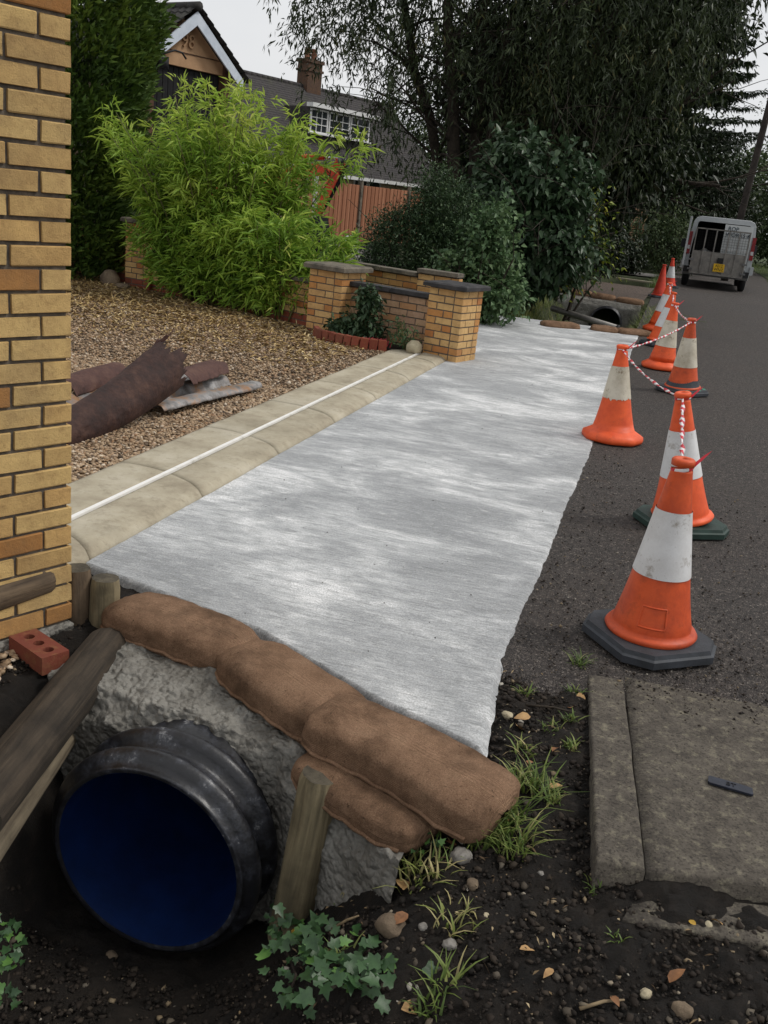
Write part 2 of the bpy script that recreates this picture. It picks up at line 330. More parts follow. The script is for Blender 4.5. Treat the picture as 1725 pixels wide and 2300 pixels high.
def pipem():
    k = NB('black_plastic_pipe')
    c = k.ramp(k.noise(14, 8, .75), [(.48, (.010, .010, .012)), (.6, (.03, .032, .04)), (.68, (.20, .20, .205))])
    return k.fin(c, k.ramp(k.noise(20, 5), [(.4, (.32,)*3), (.7, (.6,)*3)]), k.bump(k.noise(50, 4), .002), spec=.5)
MT['pipe_black'] = pipem()
MT['pipe_blue'] = simple('blue_pipe_lining', (.004, .018, .085), (.003, .011, .05), 7, .45, .001, c3=(.005, .024, .11))
MT['stone_pale'] = simple('pale_stone', (.50, .44, .30), (.30, .25, .17), 9, .9, .01, 30)
MT['flint'] = simple('flint_stone', (.32, .30, .27), (.09, .08, .07), 14, .8, .006, 40, c3=(.5, .49, .46))
MT['oldstone'] = simple('grey_brown_stone', (.20, .15, .10), (.09, .065, .045), 8, .9, .01, 30)
MT['sack'] = simple('white_sack', (.66, .65, .63), (.42, .41, .40), 8, .8, .01, 20)
MT['sack_dark'] = simple('black_sack', (.03, .028, .028), (.015, .015, .015), 8, .5, .01, 20)
MT['plate'] = simple('dark_blue_plate', (.02, .024, .038), (.012, .014, .022), 30, .45, .001)
MT['plate_text'] = simple('plate_letters', (.006, .006, .009), (.005, .005, .007), 30, .6, 0)
MT['sedum'] = simple('red_sedum', (.42, .04, .06), (.22, .025, .035), 40, .5, .002)
MT['van'] = simple('silver_van_paint', (.44, .46, .47), (.36, .38, .39), 2, .35, 0, metal=.25)
MT['van_white'] = simple('white_van_door', (.60, .62, .62), (.52, .54, .54), 2, .35, 0)
MT['van_dark'] = simple('van_dark_plastic', (.02, .02, .022), (.012, .012, .013), 5, .6, .001)
MT['lamp_red'] = simple('red_lamp', (.28, .012, .015), (.16, .006, .01), 12, .2, 0)
MT['lamp_clear'] = simple('clear_lamp', (.6, .6, .6), (.45, .45, .45), 12, .2, 0)
MT['ramp_steel'] = simple('ramp_aluminium', (.27, .255, .23), (.16, .15, .14), 5, .5, .002, 80, metal=.3)
MT['yellow_plate'] = simple('yellow_number_plate', (.75, .46, .02), (.65, .38, .015), 3, .5, 0)
MT['black'] = simple('black_lettering', (.012, .012, .012), (.008, .008, .008), 5, .6, 0)
MT['teal'] = simple('dark_teal_lettering', (.03, .06, .08), (.02, .04, .06), 5, .6, 0)
MT['leafbrown'] = simple('fallen_leaf_brown', (.26, .12, .05), (.12, .055, .025), 30, .7, .001)
MT['leaftan'] = simple('fallen_leaf_tan', (.48, .30, .13), (.28, .16, .07), 30, .7, .001)
MT['leafyellow'] = simple('fallen_leaf_yellow', (.55, .36, .05), (.35, .2, .03), 30, .6, .001)
MT['twig'] = simple('pale_twig', (.28, .21, .12), (.14, .10, .06), 20, .8, .002)
MT['pole'] = simple('tarred_pole', (.045, .035, .03), (.02, .016, .014), 6, .9, .005)
MT['plank'] = simple('pale_plank', (.42, .38, .28), (.26, .23, .16), 6, .8, .003)

# ---------------------------------------------------------------- object helpers
def meta(o, label=None, cat=None, group=None, kind=None):
    if label: o['label'] = label
    if cat: o['category'] = cat
    if group: o['group'] = group
    if kind: o['kind'] = kind
    return o
def link(o, parent=None):
    COL.objects.link(o)
    if parent is not None: o.parent = parent
    return o
def empty(name, loc=(0, 0, 0), rz=0., label=None, cat=None, group=None):
    o = bpy.data.objects.new(name, None); o.location = tuple(map(float, loc)); o.rotation_euler = (0, 0, rz); o.empty_display_size = .1
    link(o); return meta(o, label, cat, group)
def mkmesh(name, V, F, mat, smooth=False, tint=None, mats=None, midx=None, uv=None):
    me = bpy.data.meshes.new(name)
    if isinstance(F, np.ndarray):
        V = np.asarray(V, dtype=np.float32); nf, k = F.shape
        me.vertices.add(len(V)); me.vertices.foreach_set('co', V.ravel())
        me.loops.add(nf*k); me.loops.foreach_set('vertex_index', F.astype(np.int32).ravel())
        me.polygons.add(nf); me.polygons.foreach_set('loop_start', np.arange(0, nf*k, k, dtype=np.int32))
        me.polygons.foreach_set('loop_total', np.full(nf, k, dtype=np.int32)); me.update(calc_edges=True)
    else:
        me.from_pydata([tuple(map(float, v)) for v in V], [], F); me.update()
    for m in (mats or [mat]): me.materials.append(m)
    if midx is not None: me.polygons.foreach_set('material_index', np.asarray(midx, dtype=np.int32))
    if smooth: me.polygons.foreach_set('use_smooth', np.ones(len(me.polygons), dtype=bool))
    if tint is not None:
        a = me.attributes.new('tint', 'FLOAT', 'FACE'); a.data.foreach_set('value', np.asarray(tint, dtype=np.float32))
    if uv is not None:
        ul = me.uv_layers.new(name='uv'); vi = np.zeros(len(me.loops), dtype=np.int32); me.loops.foreach_get('vertex_index', vi)
        ul.data.foreach_set('uv', np.asarray(uv, dtype=np.float32)[vi].ravel())
    return me
def obj(name, me, parent=None, loc=(0, 0, 0), rot=(0, 0, 0), scale=None):
    o = bpy.data.objects.new(name, me); o.location = tuple(map(float, loc)); o.rotation_euler = rot
    if scale is not None: o.scale = scale if hasattr(scale, '__len__') else (scale,)*3
    return link(o, parent)
class MB:
    """collects faces of one mesh"""
    def __init__(s): s.V = []; s.F = []
    def add(s, V, F):
        n = len(s.V); s.V += [tuple(map(float, v)) for v in V]; s.F += [tuple(i+n for i in f) for f in F]; return s
    def box(s, c, d, rz=0., M=None):
        x, y, z = d[0]/2, d[1]/2, d[2]/2
        V = [(sx*x, sy*y, sz*z) for sz in (-1, 1) for sy in (-1, 1) for sx in (-1, 1)]
        if rz: V = [(a*math.cos(rz)-b*math.sin(rz), a*math.sin(rz)+b*math.cos(rz), e) for a, b, e in V]
        V = [(a+c[0], b+c[1], e+c[2]) for a, b, e in V]
        if M is not None: V = [tuple(M@Vector(v)) for v in V]
        return s.add(V, [(0, 2, 3, 1), (4, 5, 7, 6), (0, 1, 5, 4), (2, 6, 7, 3), (0, 4, 6, 2), (1, 3, 7, 5)])
    def tube(s, pts, rad, n=8, cap=True):
        V, F = tube(pts, rad, n, cap); return s.add(V, F)
    def prism(s, poly, z0, z1):       # poly ccw in xy
        n = len(poly); V = [(x, y, z0) for x, y in poly]+[(x, y, z1) for x, y in poly]
        return s.add(V, [tuple(range(n-1, -1, -1)), tuple(range(n, 2*n))]+[(i, (i+1) % n, n+(i+1) % n, n+i) for i in range(n)])
    def quad(s, a, b, c, d): return s.add([a, b, c, d], [(0, 1, 2, 3)])
    def mesh(s, name, mat, smooth=False): return mkmesh(name, s.V, s.F, mat, smooth)
    def build(s, name, mat, parent=None, smooth=False, loc=(0, 0, 0), rot=(0, 0, 0)): return obj(name, s.mesh(name, mat, smooth), parent, loc, rot)
def tube(pts, rad, n=8, cap=True):
    pts = [Vector([float(c) for c in p]) for p in pts]; rad = [float(q) for q in rad] if hasattr(rad, "__len__") else [float(rad)]*len(pts)
    V = []; F = []; up = Vector((0, 0, 1))
    for i, p in enumerate(pts):
        d = (pts[min(i+1, len(pts)-1)]-pts[max(i-1, 0)]).normalized()
        a = d.cross(up)
        if a.length < 1e-3: a = d.cross(Vector((1, 0, 0)))
        a.normalize(); b = a.cross(d).normalized()
        for j in range(n):
            t = 2*math.pi*j/n; V.append(tuple(p+rad[i]*(math.cos(t)*a+math.sin(t)*b)))
    for i in range(len(pts)-1):
        for j in range(n):
            k = (j+1) % n; F.append((i*n+j, i*n+k, (i+1)*n+k, (i+1)*n+j))
    if cap: F.append(tuple(range(n-1, -1, -1))); m = (len(pts)-1)*n; F.append(tuple(range(m, m+n)))
    return V, F
def lathe(prof, n=32, tilt=None):
    V = []; F = []
    for r, z in prof:
        for j in range(n):
            t = 2*math.pi*j/n; V.append((r*math.cos(t), r*math.sin(t), z))
    for i in range(len(prof)-1):
        for j in range(n):
            k = (j+1) % n; F.append((i*n+j, i*n+k, (i+1)*n+k, (i+1)*n+j))
    return V, F
def vnoise(P, scale, seed=0, octs=3):
    """cheap smooth value noise on an (N,3) array, -1..1"""
    P = np.asarray(P, float)*scale; tot = np.zeros(len(P)); amp = 1.; norm = 0
    for o in range(octs):
        i = np.floor(P).astype(np.int64); f = P-i; f = f*f*(3-2*f); acc = 0
        for dx in (0, 1):
            for dy in (0, 1):
                for dz in (0, 1):
                    h = ((i[:, 0]+dx)*374761393+(i[:, 1]+dy)*668265263+(i[:, 2]+dz)*2147483647+seed*974634+o*7919) & 0x7fffffff
                    h = (h ^ (h >> 13))*1274126177 & 0x7fffffff; v = ((h ^ (h >> 16)) & 0xffff)/32767.5-1
                    acc = acc+v*(f[:, 0] if dx else 1-f[:, 0])*(f[:, 1] if dy else 1-f[:, 1])*(f[:, 2] if dz else 1-f[:, 2])
        tot += acc*amp; norm += amp; amp *= .5; P = P*2.03
    return tot/norm
def grid(nu, nv, fn):
    u, v = np.meshgrid(np.linspace(0, 1, nu), np.linspace(0, 1, nv)); V = fn(u.ravel(), v.ravel())
    i = np.arange(nu*nv).reshape(nv, nu)
    F = np.stack([i[:-1, :-1].ravel(), i[:-1, 1:].ravel(), i[1:, 1:].ravel(), i[1:, :-1].ravel()], 1); return V, F
def unit(v): return v/np.maximum(np.linalg.norm(v, axis=-1, keepdims=True), 1e-9)
def leafmesh(P, D, N, Ln, Wd, fold=.25, droop=.15):
    """folded rhombic leaves: 2 triangles each"""
    D = unit(D); S = unit(np.cross(D, N)); N = np.cross(S, D); Ln = Ln[:, None]; Wd = Wd[:, None]
    m = P+D*Ln*.42
    V = np.stack([P, m+S*Wd*.5+N*Wd*fold, P+D*Ln-np.array([0, 0, 1.])*Ln*droop, m-S*Wd*.5+N*Wd*fold], 1).reshape(-1, 3)
    b = np.arange(len(P))*4; F = np.concatenate([np.stack([b, b+1, b+2], 1), np.stack([b, b+2, b+3], 1)], 1).reshape(-1, 3)
    return V, F
def foliage(name, P, D, N, Ln, Wd, tint, mat, parent, fold=.25, droop=.15):
    V, F = leafmesh(P, D, N, Ln, Wd, fold, droop)
    o = obj(name, mkmesh(name, V, F, mat, tint=np.repeat(tint, 2)), parent); o['kind'] = 'stuff'; return o
def rdir(n): return unit(rng.normal(size=(n, 3)))
ICO_V = None
def ico():
    t = (1+5**.5)/2
    V = unit(np.array([(-1, t, 0), (1, t, 0), (-1, -t, 0), (1, -t, 0), (0, -1, t), (0, 1, t), (0, -1, -t), (0, 1, -t), (t, 0, -1), (t, 0, 1), (-t, 0, -1), (-t, 0, 1)], float))
    F = np.array([(0, 11, 5), (0, 5, 1), (0, 1, 7), (0, 7, 10), (0, 10, 11), (1, 5, 9), (5, 11, 4), (11, 10, 2), (10, 7, 6), (7, 1, 8), (3, 9, 4), (3, 4, 2), (3, 2, 6), (3, 6, 8), (3, 8, 9), (4, 9, 5), (2, 4, 11), (6, 2, 10), (8, 6, 7), (9, 8, 1)])
    return V, F
OCT_V = np.array([(1, 0, 0), (-1, 0, 0), (0, 1, 0), (0, -1, 0), (0, 0, 1), (0, 0, -1)], float)
OCT_F = np.array([(0, 2, 4), (2, 1, 4), (1, 3, 4), (3, 0, 4), (2, 0, 5), (1, 2, 5), (3, 1, 5), (0, 3, 5)])
def pebbles(name, P, size, mat, tint, smooth=True, flat=.6, octa=False, parent=None, jag=.18):
    bv, bf = (OCT_V, OCT_F) if octa else ico()
    n = len(P); sc = size[:, None]*rng.uniform(.7, 1.25, (n, 3)); sc[:, 2] *= flat
    V = bv[None]*(1+jag*rng.normal(size=(n, len(bv), 1)).clip(-1.5, 1.5))*sc[:, None, :]
    a = rng.uniform(0, 6.283, n); b = rng.normal(0, .35, n)
    ca, sa, cb, sb = np.cos(a), np.sin(a), np.cos(b), np.sin(b)
    x, y, z = V[..., 0], V[..., 1], V[..., 2]
    y, z = y*cb[:, None]-z*sb[:, None], y*sb[:, None]+z*cb[:, None]
    x, y = x*ca[:, None]-y*sa[:, None], x*sa[:, None]+y*ca[:, None]
    V = np.stack([x, y, z], 2)+P[:, None, :]
    F = (bf[None]+(np.arange(n)*len(bv))[:, None, None]).reshape(-1, 3)
    return obj(name, mkmesh(name, V.reshape(-1, 3), F, mat, smooth, np.repeat(tint, len(bf))), parent)
def rock(name, loc, size, mat, seed, label=None, cat='stone', group=None, rz=0., parent=None):
    bm = bmesh.new(); bmesh.ops.create_icosphere(bm, subdivisions=3, radius=1)
    P = np.array([v.co for v in bm.verts]); P = P*(1+.28*vnoise(P, 1.3, seed, 3)+.05*vnoise(P, 5, seed+1, 2))[:, None]
    P = np.sign(P)*np.abs(P)**.8*(1+.16*np.sign(vnoise(P, 1.1, seed+7, 1)))[:, None]**.5 if False else np.round(P*2.2)/2.2*.35+P*.65
    F = np.array([[v.index for v in f.verts] for f in bm.faces]); bm.free()
    o = obj(name, mkmesh(name, P*np.array(size), F, mat, True), parent, loc, (0, 0, rz)); return meta(o, label, cat, group)

# ================================================================ THE GROUND
def ydriv_near(x): return np.interp(x, [-2.2, -1.8, -1.24, -.72, -.43, -.2], [3.30, 3.2, 3.06, 2.78, 2.66, 2.55])
def ground_h(x, y):
    h = np.full_like(x, -.035)
    n = vnoise(np.stack([x, y, x*0], 1), 3.1, 3, 3)
    # near ditch: cross profile (floor -0.72, left bank behind the log, right bank below the bags)
    prof = np.interp(x, [-4.2, -2.6, -1.82, -1.70, -1.55, -1.0, -.78, -.5, -.28, -.05, .1, .4, 3], [-.05, -.05, -.055, -.2, -.72, -.74, -.60, -.25, -.10, -.05, -.045, -.055, -.05])
    # the ditch widens towards the camera on its right side
    prof2 = np.interp(x, [-4.2, -2.4, -1.85, -1.6, -1.2, -.7, -.4, -.1, .3, 1, 3], [-.06, -.06, -.25, -.66, -.72, -.48, -.28, -.15, -.10, -.075, -.06])
    k = np.clip((y-1.5)/.7, 0, 1); pr = prof2*(1-k)+prof*k
    edge = np.clip((3.05-y)/.3, 0, 1)
    # soil strip between slab and kerb reaches the asphalt level
    strip = np.interp(y, [2.0, 2.3, 2.7, 3.3], [-.11, -.07, -.035, -.02])
    h = np.where(y < 3.4, h*(1-edge)+pr*edge, h)
    inst = (x > -.36) & (x < .03) & (y > 2.0) & (y < 3.5); wgt = np.clip((x+.42)/.14, 0, 1)*np.clip((.2-x)/.1, 0, 1)*np.clip((y-1.95)/.2, 0, 1)*np.clip((3.6-y)/.2, 0, 1)
    h = h*(1-wgt)+strip*wgt
    h = np.where(y < 3.2, h+n*.03*np.clip((3.2-y)/.4, 0, 1), h)
    # far ditch beyond the crossing
    c = np.interp(x, [-2.9, -2.2, -1.75, -.85, -.35, .0], [-.02, -.18, -.85, -.85, -.1, -.03])
    fd = np.clip((y-15.3)/.25, 0, 1)*np.clip((21.6-y)/.2, 0, 1)
    h = np.where(fd > 0, h*(1-fd)+c*fd+n*.05*fd, h)
    c2 = np.interp(x, [-2.9, -2.2, -1.75, -.95, -.5, -.1], [-.02, -.2, -.7, -.6, .02, -.03])
    fd = np.clip((y-26.8)/.3, 0, 1)*np.clip((32-y)/.3, 0, 1)
    h = np.where(fd > 0, h*(1-fd)+c2*fd, h)
    return h
xs = np.unique(np.concatenate([np.linspace(-400, -30, 16), np.linspace(-30, -4.4, 40), np.linspace(-4.4, -2.3, 22), np.linspace(-2.3, 1.2, 240), np.linspace(1.2, 4, 20), np.linspace(4, 30, 20), np.linspace(30, 400, 16)]).round(4))
ys = np.unique(np.concatenate([np.linspace(-60, -2, 12), np.linspace(-2, .6, 10), np.linspace(.8, 3.5, 190), np.linspace(3.6, 15, 30), np.linspace(15, 33, 90), np.linspace(33, 80, 30), np.linspace(80, 600, 20)]).round(4))
X, Y = np.meshgrid(xs, ys); X, Y = X.ravel(), Y.ravel()
Z = ground_h(X, Y); fine = (X > -2.6) & (X < 1.4) & (Y > .5) & (Y < 3.3)
Z = Z+np.where(fine, .026*vnoise(np.stack([X, Y, Z], 1), 14, 9, 3)+.012*np.clip(vnoise(np.stack([X, Y, Z], 1), 42, 19, 2), -.4, 1), 0)
ii = np.arange(len(X)).reshape(len(ys), len(xs))
F = np.stack([ii[:-1, :-1].ravel(), ii[:-1, 1:].ravel(), ii[1:, 1:].ravel(), ii[1:, :-1].ravel()], 1)
def ground_mat():
    k = NB('earth'); sp = k.n('ShaderNodeSeparateXYZ'); k.l(k.pos, sp.inputs[0])
    c = k.ramp(k.noise(14, 9, .72), [(.32, (.005, .004, .003)), (.55, (.014, .010, .007)), (.75, (.034, .025, .017))])
    c = k.mix(k.ramp(k.noise(2.2, 5), [(.5, (0, 0, 0)), (.75, (.5,)*3)]), c, (.032, .023, .015))
    g = k.ramp(k.noise(5, 7, .7), [(.35, (.022, .03, .012)), (.65, (.055, .065, .025))])
    far = k.math('GREATER_THAN', sp.outputs['Y'], 8.)
    c = k.mix(far, c, g)
    n = k.bump(k.noise(45, 8, .75), .03, .9); n = k.bump(k.noise(200, 5, .7), .006, .8, n)
    return k.fin(c, .9, n)
MT['ground'] = ground_mat()
meta(obj('ground', mkmesh('ground', np.stack([X, Y, Z], 1), F, MT['ground'], True)), kind='structure')

# road: asphalt sheet with ragged near edge
def road_fn(u, v):
    x = -.42+u*4.0; y0 = np.interp(x, [-.42, -.2, .0, .06, .2, 1.2, 3.6], [3.12, 3.02, 3.1, 3.12, 3.1, 2.9, 2.6])+.05*vnoise(np.stack([x, x*0, x*0], 1), 9, 2, 3)
    y = y0+(v**3.2)*(150-y0)
    z = -.004+.012*np.clip(np.abs(x-1.6)*-.5+.6, 0, 1); z = z-np.clip((.16-(y-y0))/.16, 0, 1)*.06*np.clip((.12-x)/.1, 0, 1)+.006*vnoise(np.stack([x, y, x*0], 1), 14, 6, 3)*np.clip((4.2-y), 0, 1); return np.stack([x, y, z], 1)
V, F = grid(220, 240, road_fn)
meta(obj('road', mkmesh('road', V, F, MT['asphalt'], True)), kind='structure')
# driveway slab over the culvert
def drive_fn(u, v):
    yn = ydriv_near(-2.15+u*1.85); yf = 15.15+.35*u
    y = yn+(v**1.3)*(yf-yn)
    xl = np.where(y > 10.3, np.interp(y, [10.3, 11, 15.2], [-2.2, -2.35, -2.75]), -2.15)
    xr = -.335+.014*vnoise(np.stack([y*0, y, y*0], 1), 2.2, 4, 2)+.006*vnoise(np.stack([y*0, y, y*0], 1), 22, 4, 2)+np.interp(y, [2.4, 2.75, 3.1, 20], [.07, .03, 0, 0])
    x = xl+u*(xr-xl)
    z = .006+.004*vnoise(np.stack([x, y, x*0], 1), 1.5, 8, 3)+.0022*vnoise(np.stack([x*.35, y*6, x*0], 1), 6, 12, 2)
    z = z-np.clip((u-.985)/.015, 0, 1)*.025-np.clip((.004-v)/.004, 0, 1)*.05
    return np.stack([x, y, z], 1)
V, F = grid(150, 420, drive_fn)
meta(obj('driveway', mkmesh('driveway', V, F, MT['slab'], True)), kind='structure')
# gravel garden bed
def sheet(name, poly, z, mat, kind='structure', **kw):
    V = [(x, y, z) for x, y in poly]; o = obj(name, mkmesh(name, V, [tuple(range(len(V)))], mat)); return meta(o, kind=kind, **kw)
GPOLY = [(-2.74, 3.3), (-2.74, 10.0), (-3.2, 10.6), (-3.9, 10.9), (-7.3, 12.6), (-14, 15.5), (-14, 3.3)]
sheet('gravel_garden', GPOLY, .018, MT['gravel_bed'])
sheet('yard', [(-3.4, 12.2), (-2.6, 15.2), (-4, 17), (-9, 31), (-22, 33), (-22, 18), (-8, 13.4)], -.012, MT['grey_ground'])
sheet('far_drive', [(-6, 21.5), (-.55, 21.5), (-.45, 26.8), (-6, 26.8)], .012, MT['far_gravel'])
sheet('far_path', [(-4.5, 32.2), (-.5, 32.6), (-.4, 34.6), (-4.5, 34.4)], .012, MT['grey_ground'])
sheet('verge', [(3.5, 10), (9, 10), (14, 160), (3.55, 160)], .02, MT['grass_ground'])

# ================================================================ BRICKWORK
def bev_box(d, b=.004, seed=0, jit=.0012):
    bm = bmesh.new(); bmesh.ops.create_cube(bm, size=1)
    for v in bm.verts: v.co = Vector((v.co.x*d[0], v.co.y*d[1], v.co.z*d[2]))
    bmesh.ops.bevel(bm, geom=list(bm.edges), offset=b, segments=1, affect='EDGES')
    r = random.Random(seed)
    for v in bm.verts: v.co += Vector((r.uniform(-jit, jit), r.uniform(-jit, jit), r.uniform(-jit, jit)))
    V = [v.co.copy() for v in bm.verts]; F = [tuple(v.index for v in f.verts) for f in bm.faces]; bm.free(); return V, F
_bc = {}
def brick_mesh(d, mat, k):
    key = (tuple(round(x, 4) for x in d), mat, k)
    if key not in _bc:
        V, F = bev_box(d, .0022, k, .0020); _bc[key] = mkmesh('brick', V, F, MT[mat])
    return _bc[key]
def put_brick(parent, c, d, mat, rz=0):
    o = obj('brick', brick_mesh(d, mat, random.randrange(4)), parent, c, (random.uniform(-.006, .006), random.uniform(-.006, .006), rz)); return o
BL, BH, BT, J = .2125, .0625, .1025, .0125
def wall_run(parent, x0, x1, y, courses, mat, z0=0., start=0, redbase=0, face_only=True, rnd=0):
    """stretcher bond along local x, front face at local y; bricks laid behind it"""
    for c in range(courses):
        z = z0+c*.075+BH/2; x = x1 if True else x0
        first = True; half = (c+start) % 2
        while x > x0+.03:
            l = BT if (first and half) else BL
            l = min(l, x-x0); first = False
            put_brick(parent, (x-l/2, y+BT/2, z), (l, BT, BH), 'brick_red' if c < redbase else mat); x -= l+J
def pier(name, loc, rz, courses, label, mat, capmat, side=.44, redbase=0, cap=True, group=None, caph=.06):
    t = empty(name, loc, rz, label, 'gate pier', group)
    MB().box((0, 0, courses*.0375-.01), (side-.012, side-.012, courses*.075+.02)).build('mortar', MT['mortar'], t)
    for c in range(courses):
        z = c*.075+BH/2; flip = c % 2
        for q in range(4):
            a = q*math.pi/2; ca, sa = math.cos(a), math.sin(a); x = -side/2; segs = (BT, BL) if flip else (BL, BT)
            tot = side-BT-J
            lens = (BT, tot-BT-J) if flip else (tot-BT-J, BT)
            for l in lens:
                cx, cy = x+l/2, -side/2+BT/2
                put_brick(t, (cx*ca-cy*sa, cx*sa+cy*ca, z), (l, BT, BH), 'brick_red' if c < redbase else mat, a); x += l+J
    if cap:
        z = courses*.075; s = side/2+.055
        m = MB(); P = [(-s, -s), (s, -s), (s, s), (-s, s)]; i = .012
        V = [(x, y, z) for x, y in P]+[(x, y, z+caph*.72) for x, y in P]+[(x*.93, y*.93, z+caph) for x, y in P]
        m.add(V, [(3, 2, 1, 0), (0, 1, 5, 4), (1, 2, 6, 5), (2, 3, 7, 6), (3, 0, 4, 7), (4, 5, 9, 8), (5, 6, 10, 9), (6, 7, 11, 10), (7, 4, 8, 11), (8, 9, 10, 11)])
        m.build('cap_stone', MT[capmat], t)
    return t
def garden_wall(name, a, b, courses, label, mat, copmat, z0=0., redbase=0, cope=True, start=0, ncop=3, thick=BT):
    """straight wall from a to b seen from its right-hand side (front face on the a->b right)"""
    a = np.array(a, float); b = np.array(b, float); L_ = np.linalg.norm(b-a); rz = math.atan2(b[1]-a[1], b[0]-a[0])
    t = empty(name, (a[0], a[1], z0), rz, label, 'wall')
    MB().box((L_/2, thick/2, courses*.0375-.02), (L_-.008, thick-.014, courses*.075+.03)).build('mortar', MT['mortar'], t)
    wall_run(t, 0, L_, 0, courses, mat, 0, start, redbase)
    if cope:
        z = courses*.075; w = L_/ncop
        for i in range(ncop):
            V, F = bev_box((w-.006, thick+.09, .05), .006, i, .003)
            obj('coping_stone', mkmesh('coping_stone', V, F, MT[copmat]), t, (w*(i+.5), thick/2, z+.027))
    return t
# foreground wall on the left
WALL_AZ = R(23.25); WE = np.array([-1.9, 2.82]); wd = np.array([math.sin(WALL_AZ), math.cos(WALL_AZ)])
a_ = WE-wd*1.35
t = empty('brick_wall', (a_[0], a_[1], -.0), math.atan2(wd[1], wd[0]), 'tall yellow brick wall rising out of the picture at the left edge', 'wall')
MB().box((.67, .16, 1.4), (1.332, .30, 2.82)).build('mortar', MT['mortar'], t)
wall_run(t, 0, 1.35, 0, 37, 'brick', .0, 1)
for c in range(37):                      # end return of the wall, its bricks toothed into the face
    z = c*.075+BH/2; l = BL if (c+1) % 2 == 0 else BL
    put_brick(t, (1.35-BT/2, BT+J+.1, z), (BT, .19, BH), 'brick')
V, F = bev_box((1.37, .36, .32), .01, 5, .004)
obj('footing', mkmesh('footing', V, F, MT['rough_concrete']), t, (.675, .165, -.172))

# boundary wall with piers beyond the gravel
RZ = R(-17)
pier('brick_pier', (-2.18, 10.22, 0), RZ, 10, 'yellow brick pier with dark slab cap at the edge of the concrete', 'brick_buff', 'coping_dark', .42, 0, True, caph=.05)
pier('brick_pier', (-3.66, 10.62, 0), RZ, 10, 'yellow brick pier with pale stone cap beside the bamboo', 'brick_buff', 'coping', .46, 1, True, caph=.06)
garden_wall('low_brick_wall', (-3.47, 10.52), (-2.40, 10.20), 8, 'low pinkish brick wall between the two capped piers', 'brick_pink', 'coping_dark', 0, 0, True, 0, 2)
garden_wall('rear_brick_wall', (-4.1, 12.2), (-3.02, 11.75), 9, 'sloping buff brick wall with pale coping behind the piers', 'brick_buff', 'coping', 0.02, 0, True, 1, 2)
garden_wall('stepped_brick_wall', (-3.01, 11.72), (-2.46, 11.60), 10, 'short stepped buff brick wall under the dark shrubs', 'brick_buff', 'coping', 0.0, 0, True, 0, 1)
garden_wall('boundary_brick_wall', (-7.0, 12.28), (-3.9, 10.86), 7, 'low yellow brick wall with red base course behind the bamboo stems', 'brick_buff', 'coping', 0, 2, True, 0, 5)
pier('brick_pier', (-7.14, 12.42, 0), R(-8), 12, 'yellow brick pier with red base half hidden by bamboo and conifer', 'brick_buff', 'coping', .42, 2, True)
garden_wall('shaded_brick_wall', (-9.6, 13.5), (-7.36, 12.55), 10, 'shaded brick wall running behind the dark conifer', 'brick_buff', 'coping', 0, 2, True, 0, 3)
rock('boulder', (-7.5, 12.05, .07), (.15, .12, .17), MT['oldstone'], 4, 'brown angular rock at the foot of the shaded wall')
rock('boulder', (-7.2, 11.9, .04), (.11, .09, .06), MT['oldstone'], 9, 'small rounded rock beside the red base of the pier')

# ================================================================ PAVING EDGE
pe = meta(bpy.data.objects.new('paving_edge', None), kind='structure'); link(pe); pe.location = (0, 0, 0)
# joints read along the outer edge of the paving
JO = [2.3, 3.33, 4.37, 5.40, 6.45, 7.47, 8.50, 9.52, 10.2]
def pav(x0, x1, y0, y1, prof, skew, seed):
    def fn(u, v):
        x = x0+(x1-x0)*u; y = (y0+.002)+(y1-y0-.004)*v+skew*(u-1)+.018*np.sin(u*3.1)*(1 if skew else 0)
        z = np.interp(u, prof[0], prof[1])+.004*vnoise(np.stack([x, y, x*0], 1), 3, seed, 2)
        e = np.minimum(np.minimum(u*(x1-x0), (1-u)*(x1-x0)), np.minimum(v, 1-v)*(y1-y0)); z = z-np.clip((.007-e)/.007, 0, 1)**2*.006
        return np.stack([x, y, z], 1)
    V, F = grid(14, 26, fn)
    nu, nv = 14, 26; idx = np.arange(nu*nv).reshape(nv, nu); per = np.concatenate([idx[0, :], idx[1:, -1], idx[-1, -2::-1], idx[-2:0:-1, 0]])
    B = V[per].copy(); B[:, 2] = -.06; n0 = len(V); V = np.concatenate([V, B]); k = len(per)
    S = np.array([[per[i], n0+i, n0+(i+1) % k, per[(i+1) % k]] for i in range(k)]); return V, np.concatenate([F, S])
for i in range(len(JO)-1):
    y0, y1 = JO[i], JO[i+1]
    V, F = pav(-2.435, -2.155, y0, y1, ([0, .6, .85, 1], [.048, .046, .038, .014]), -.17, i)
    obj('paving_slab', mkmesh('paving_slab', V, F, MT['paver'], True), pe)
    V, F = pav(-2.76, -2.465, y0+.18, min(y1+.18, 10.2), ([0, 1], [.052, .05]), -.02, i+40)
    obj('paving_slab', mkmesh('paving_slab', V, F, MT['paver'], True), pe)
MB().box((-2.451, 6.2, .02), (.024, 7.6, .066)).build('white_joint_strip', MT['strip'], pe)

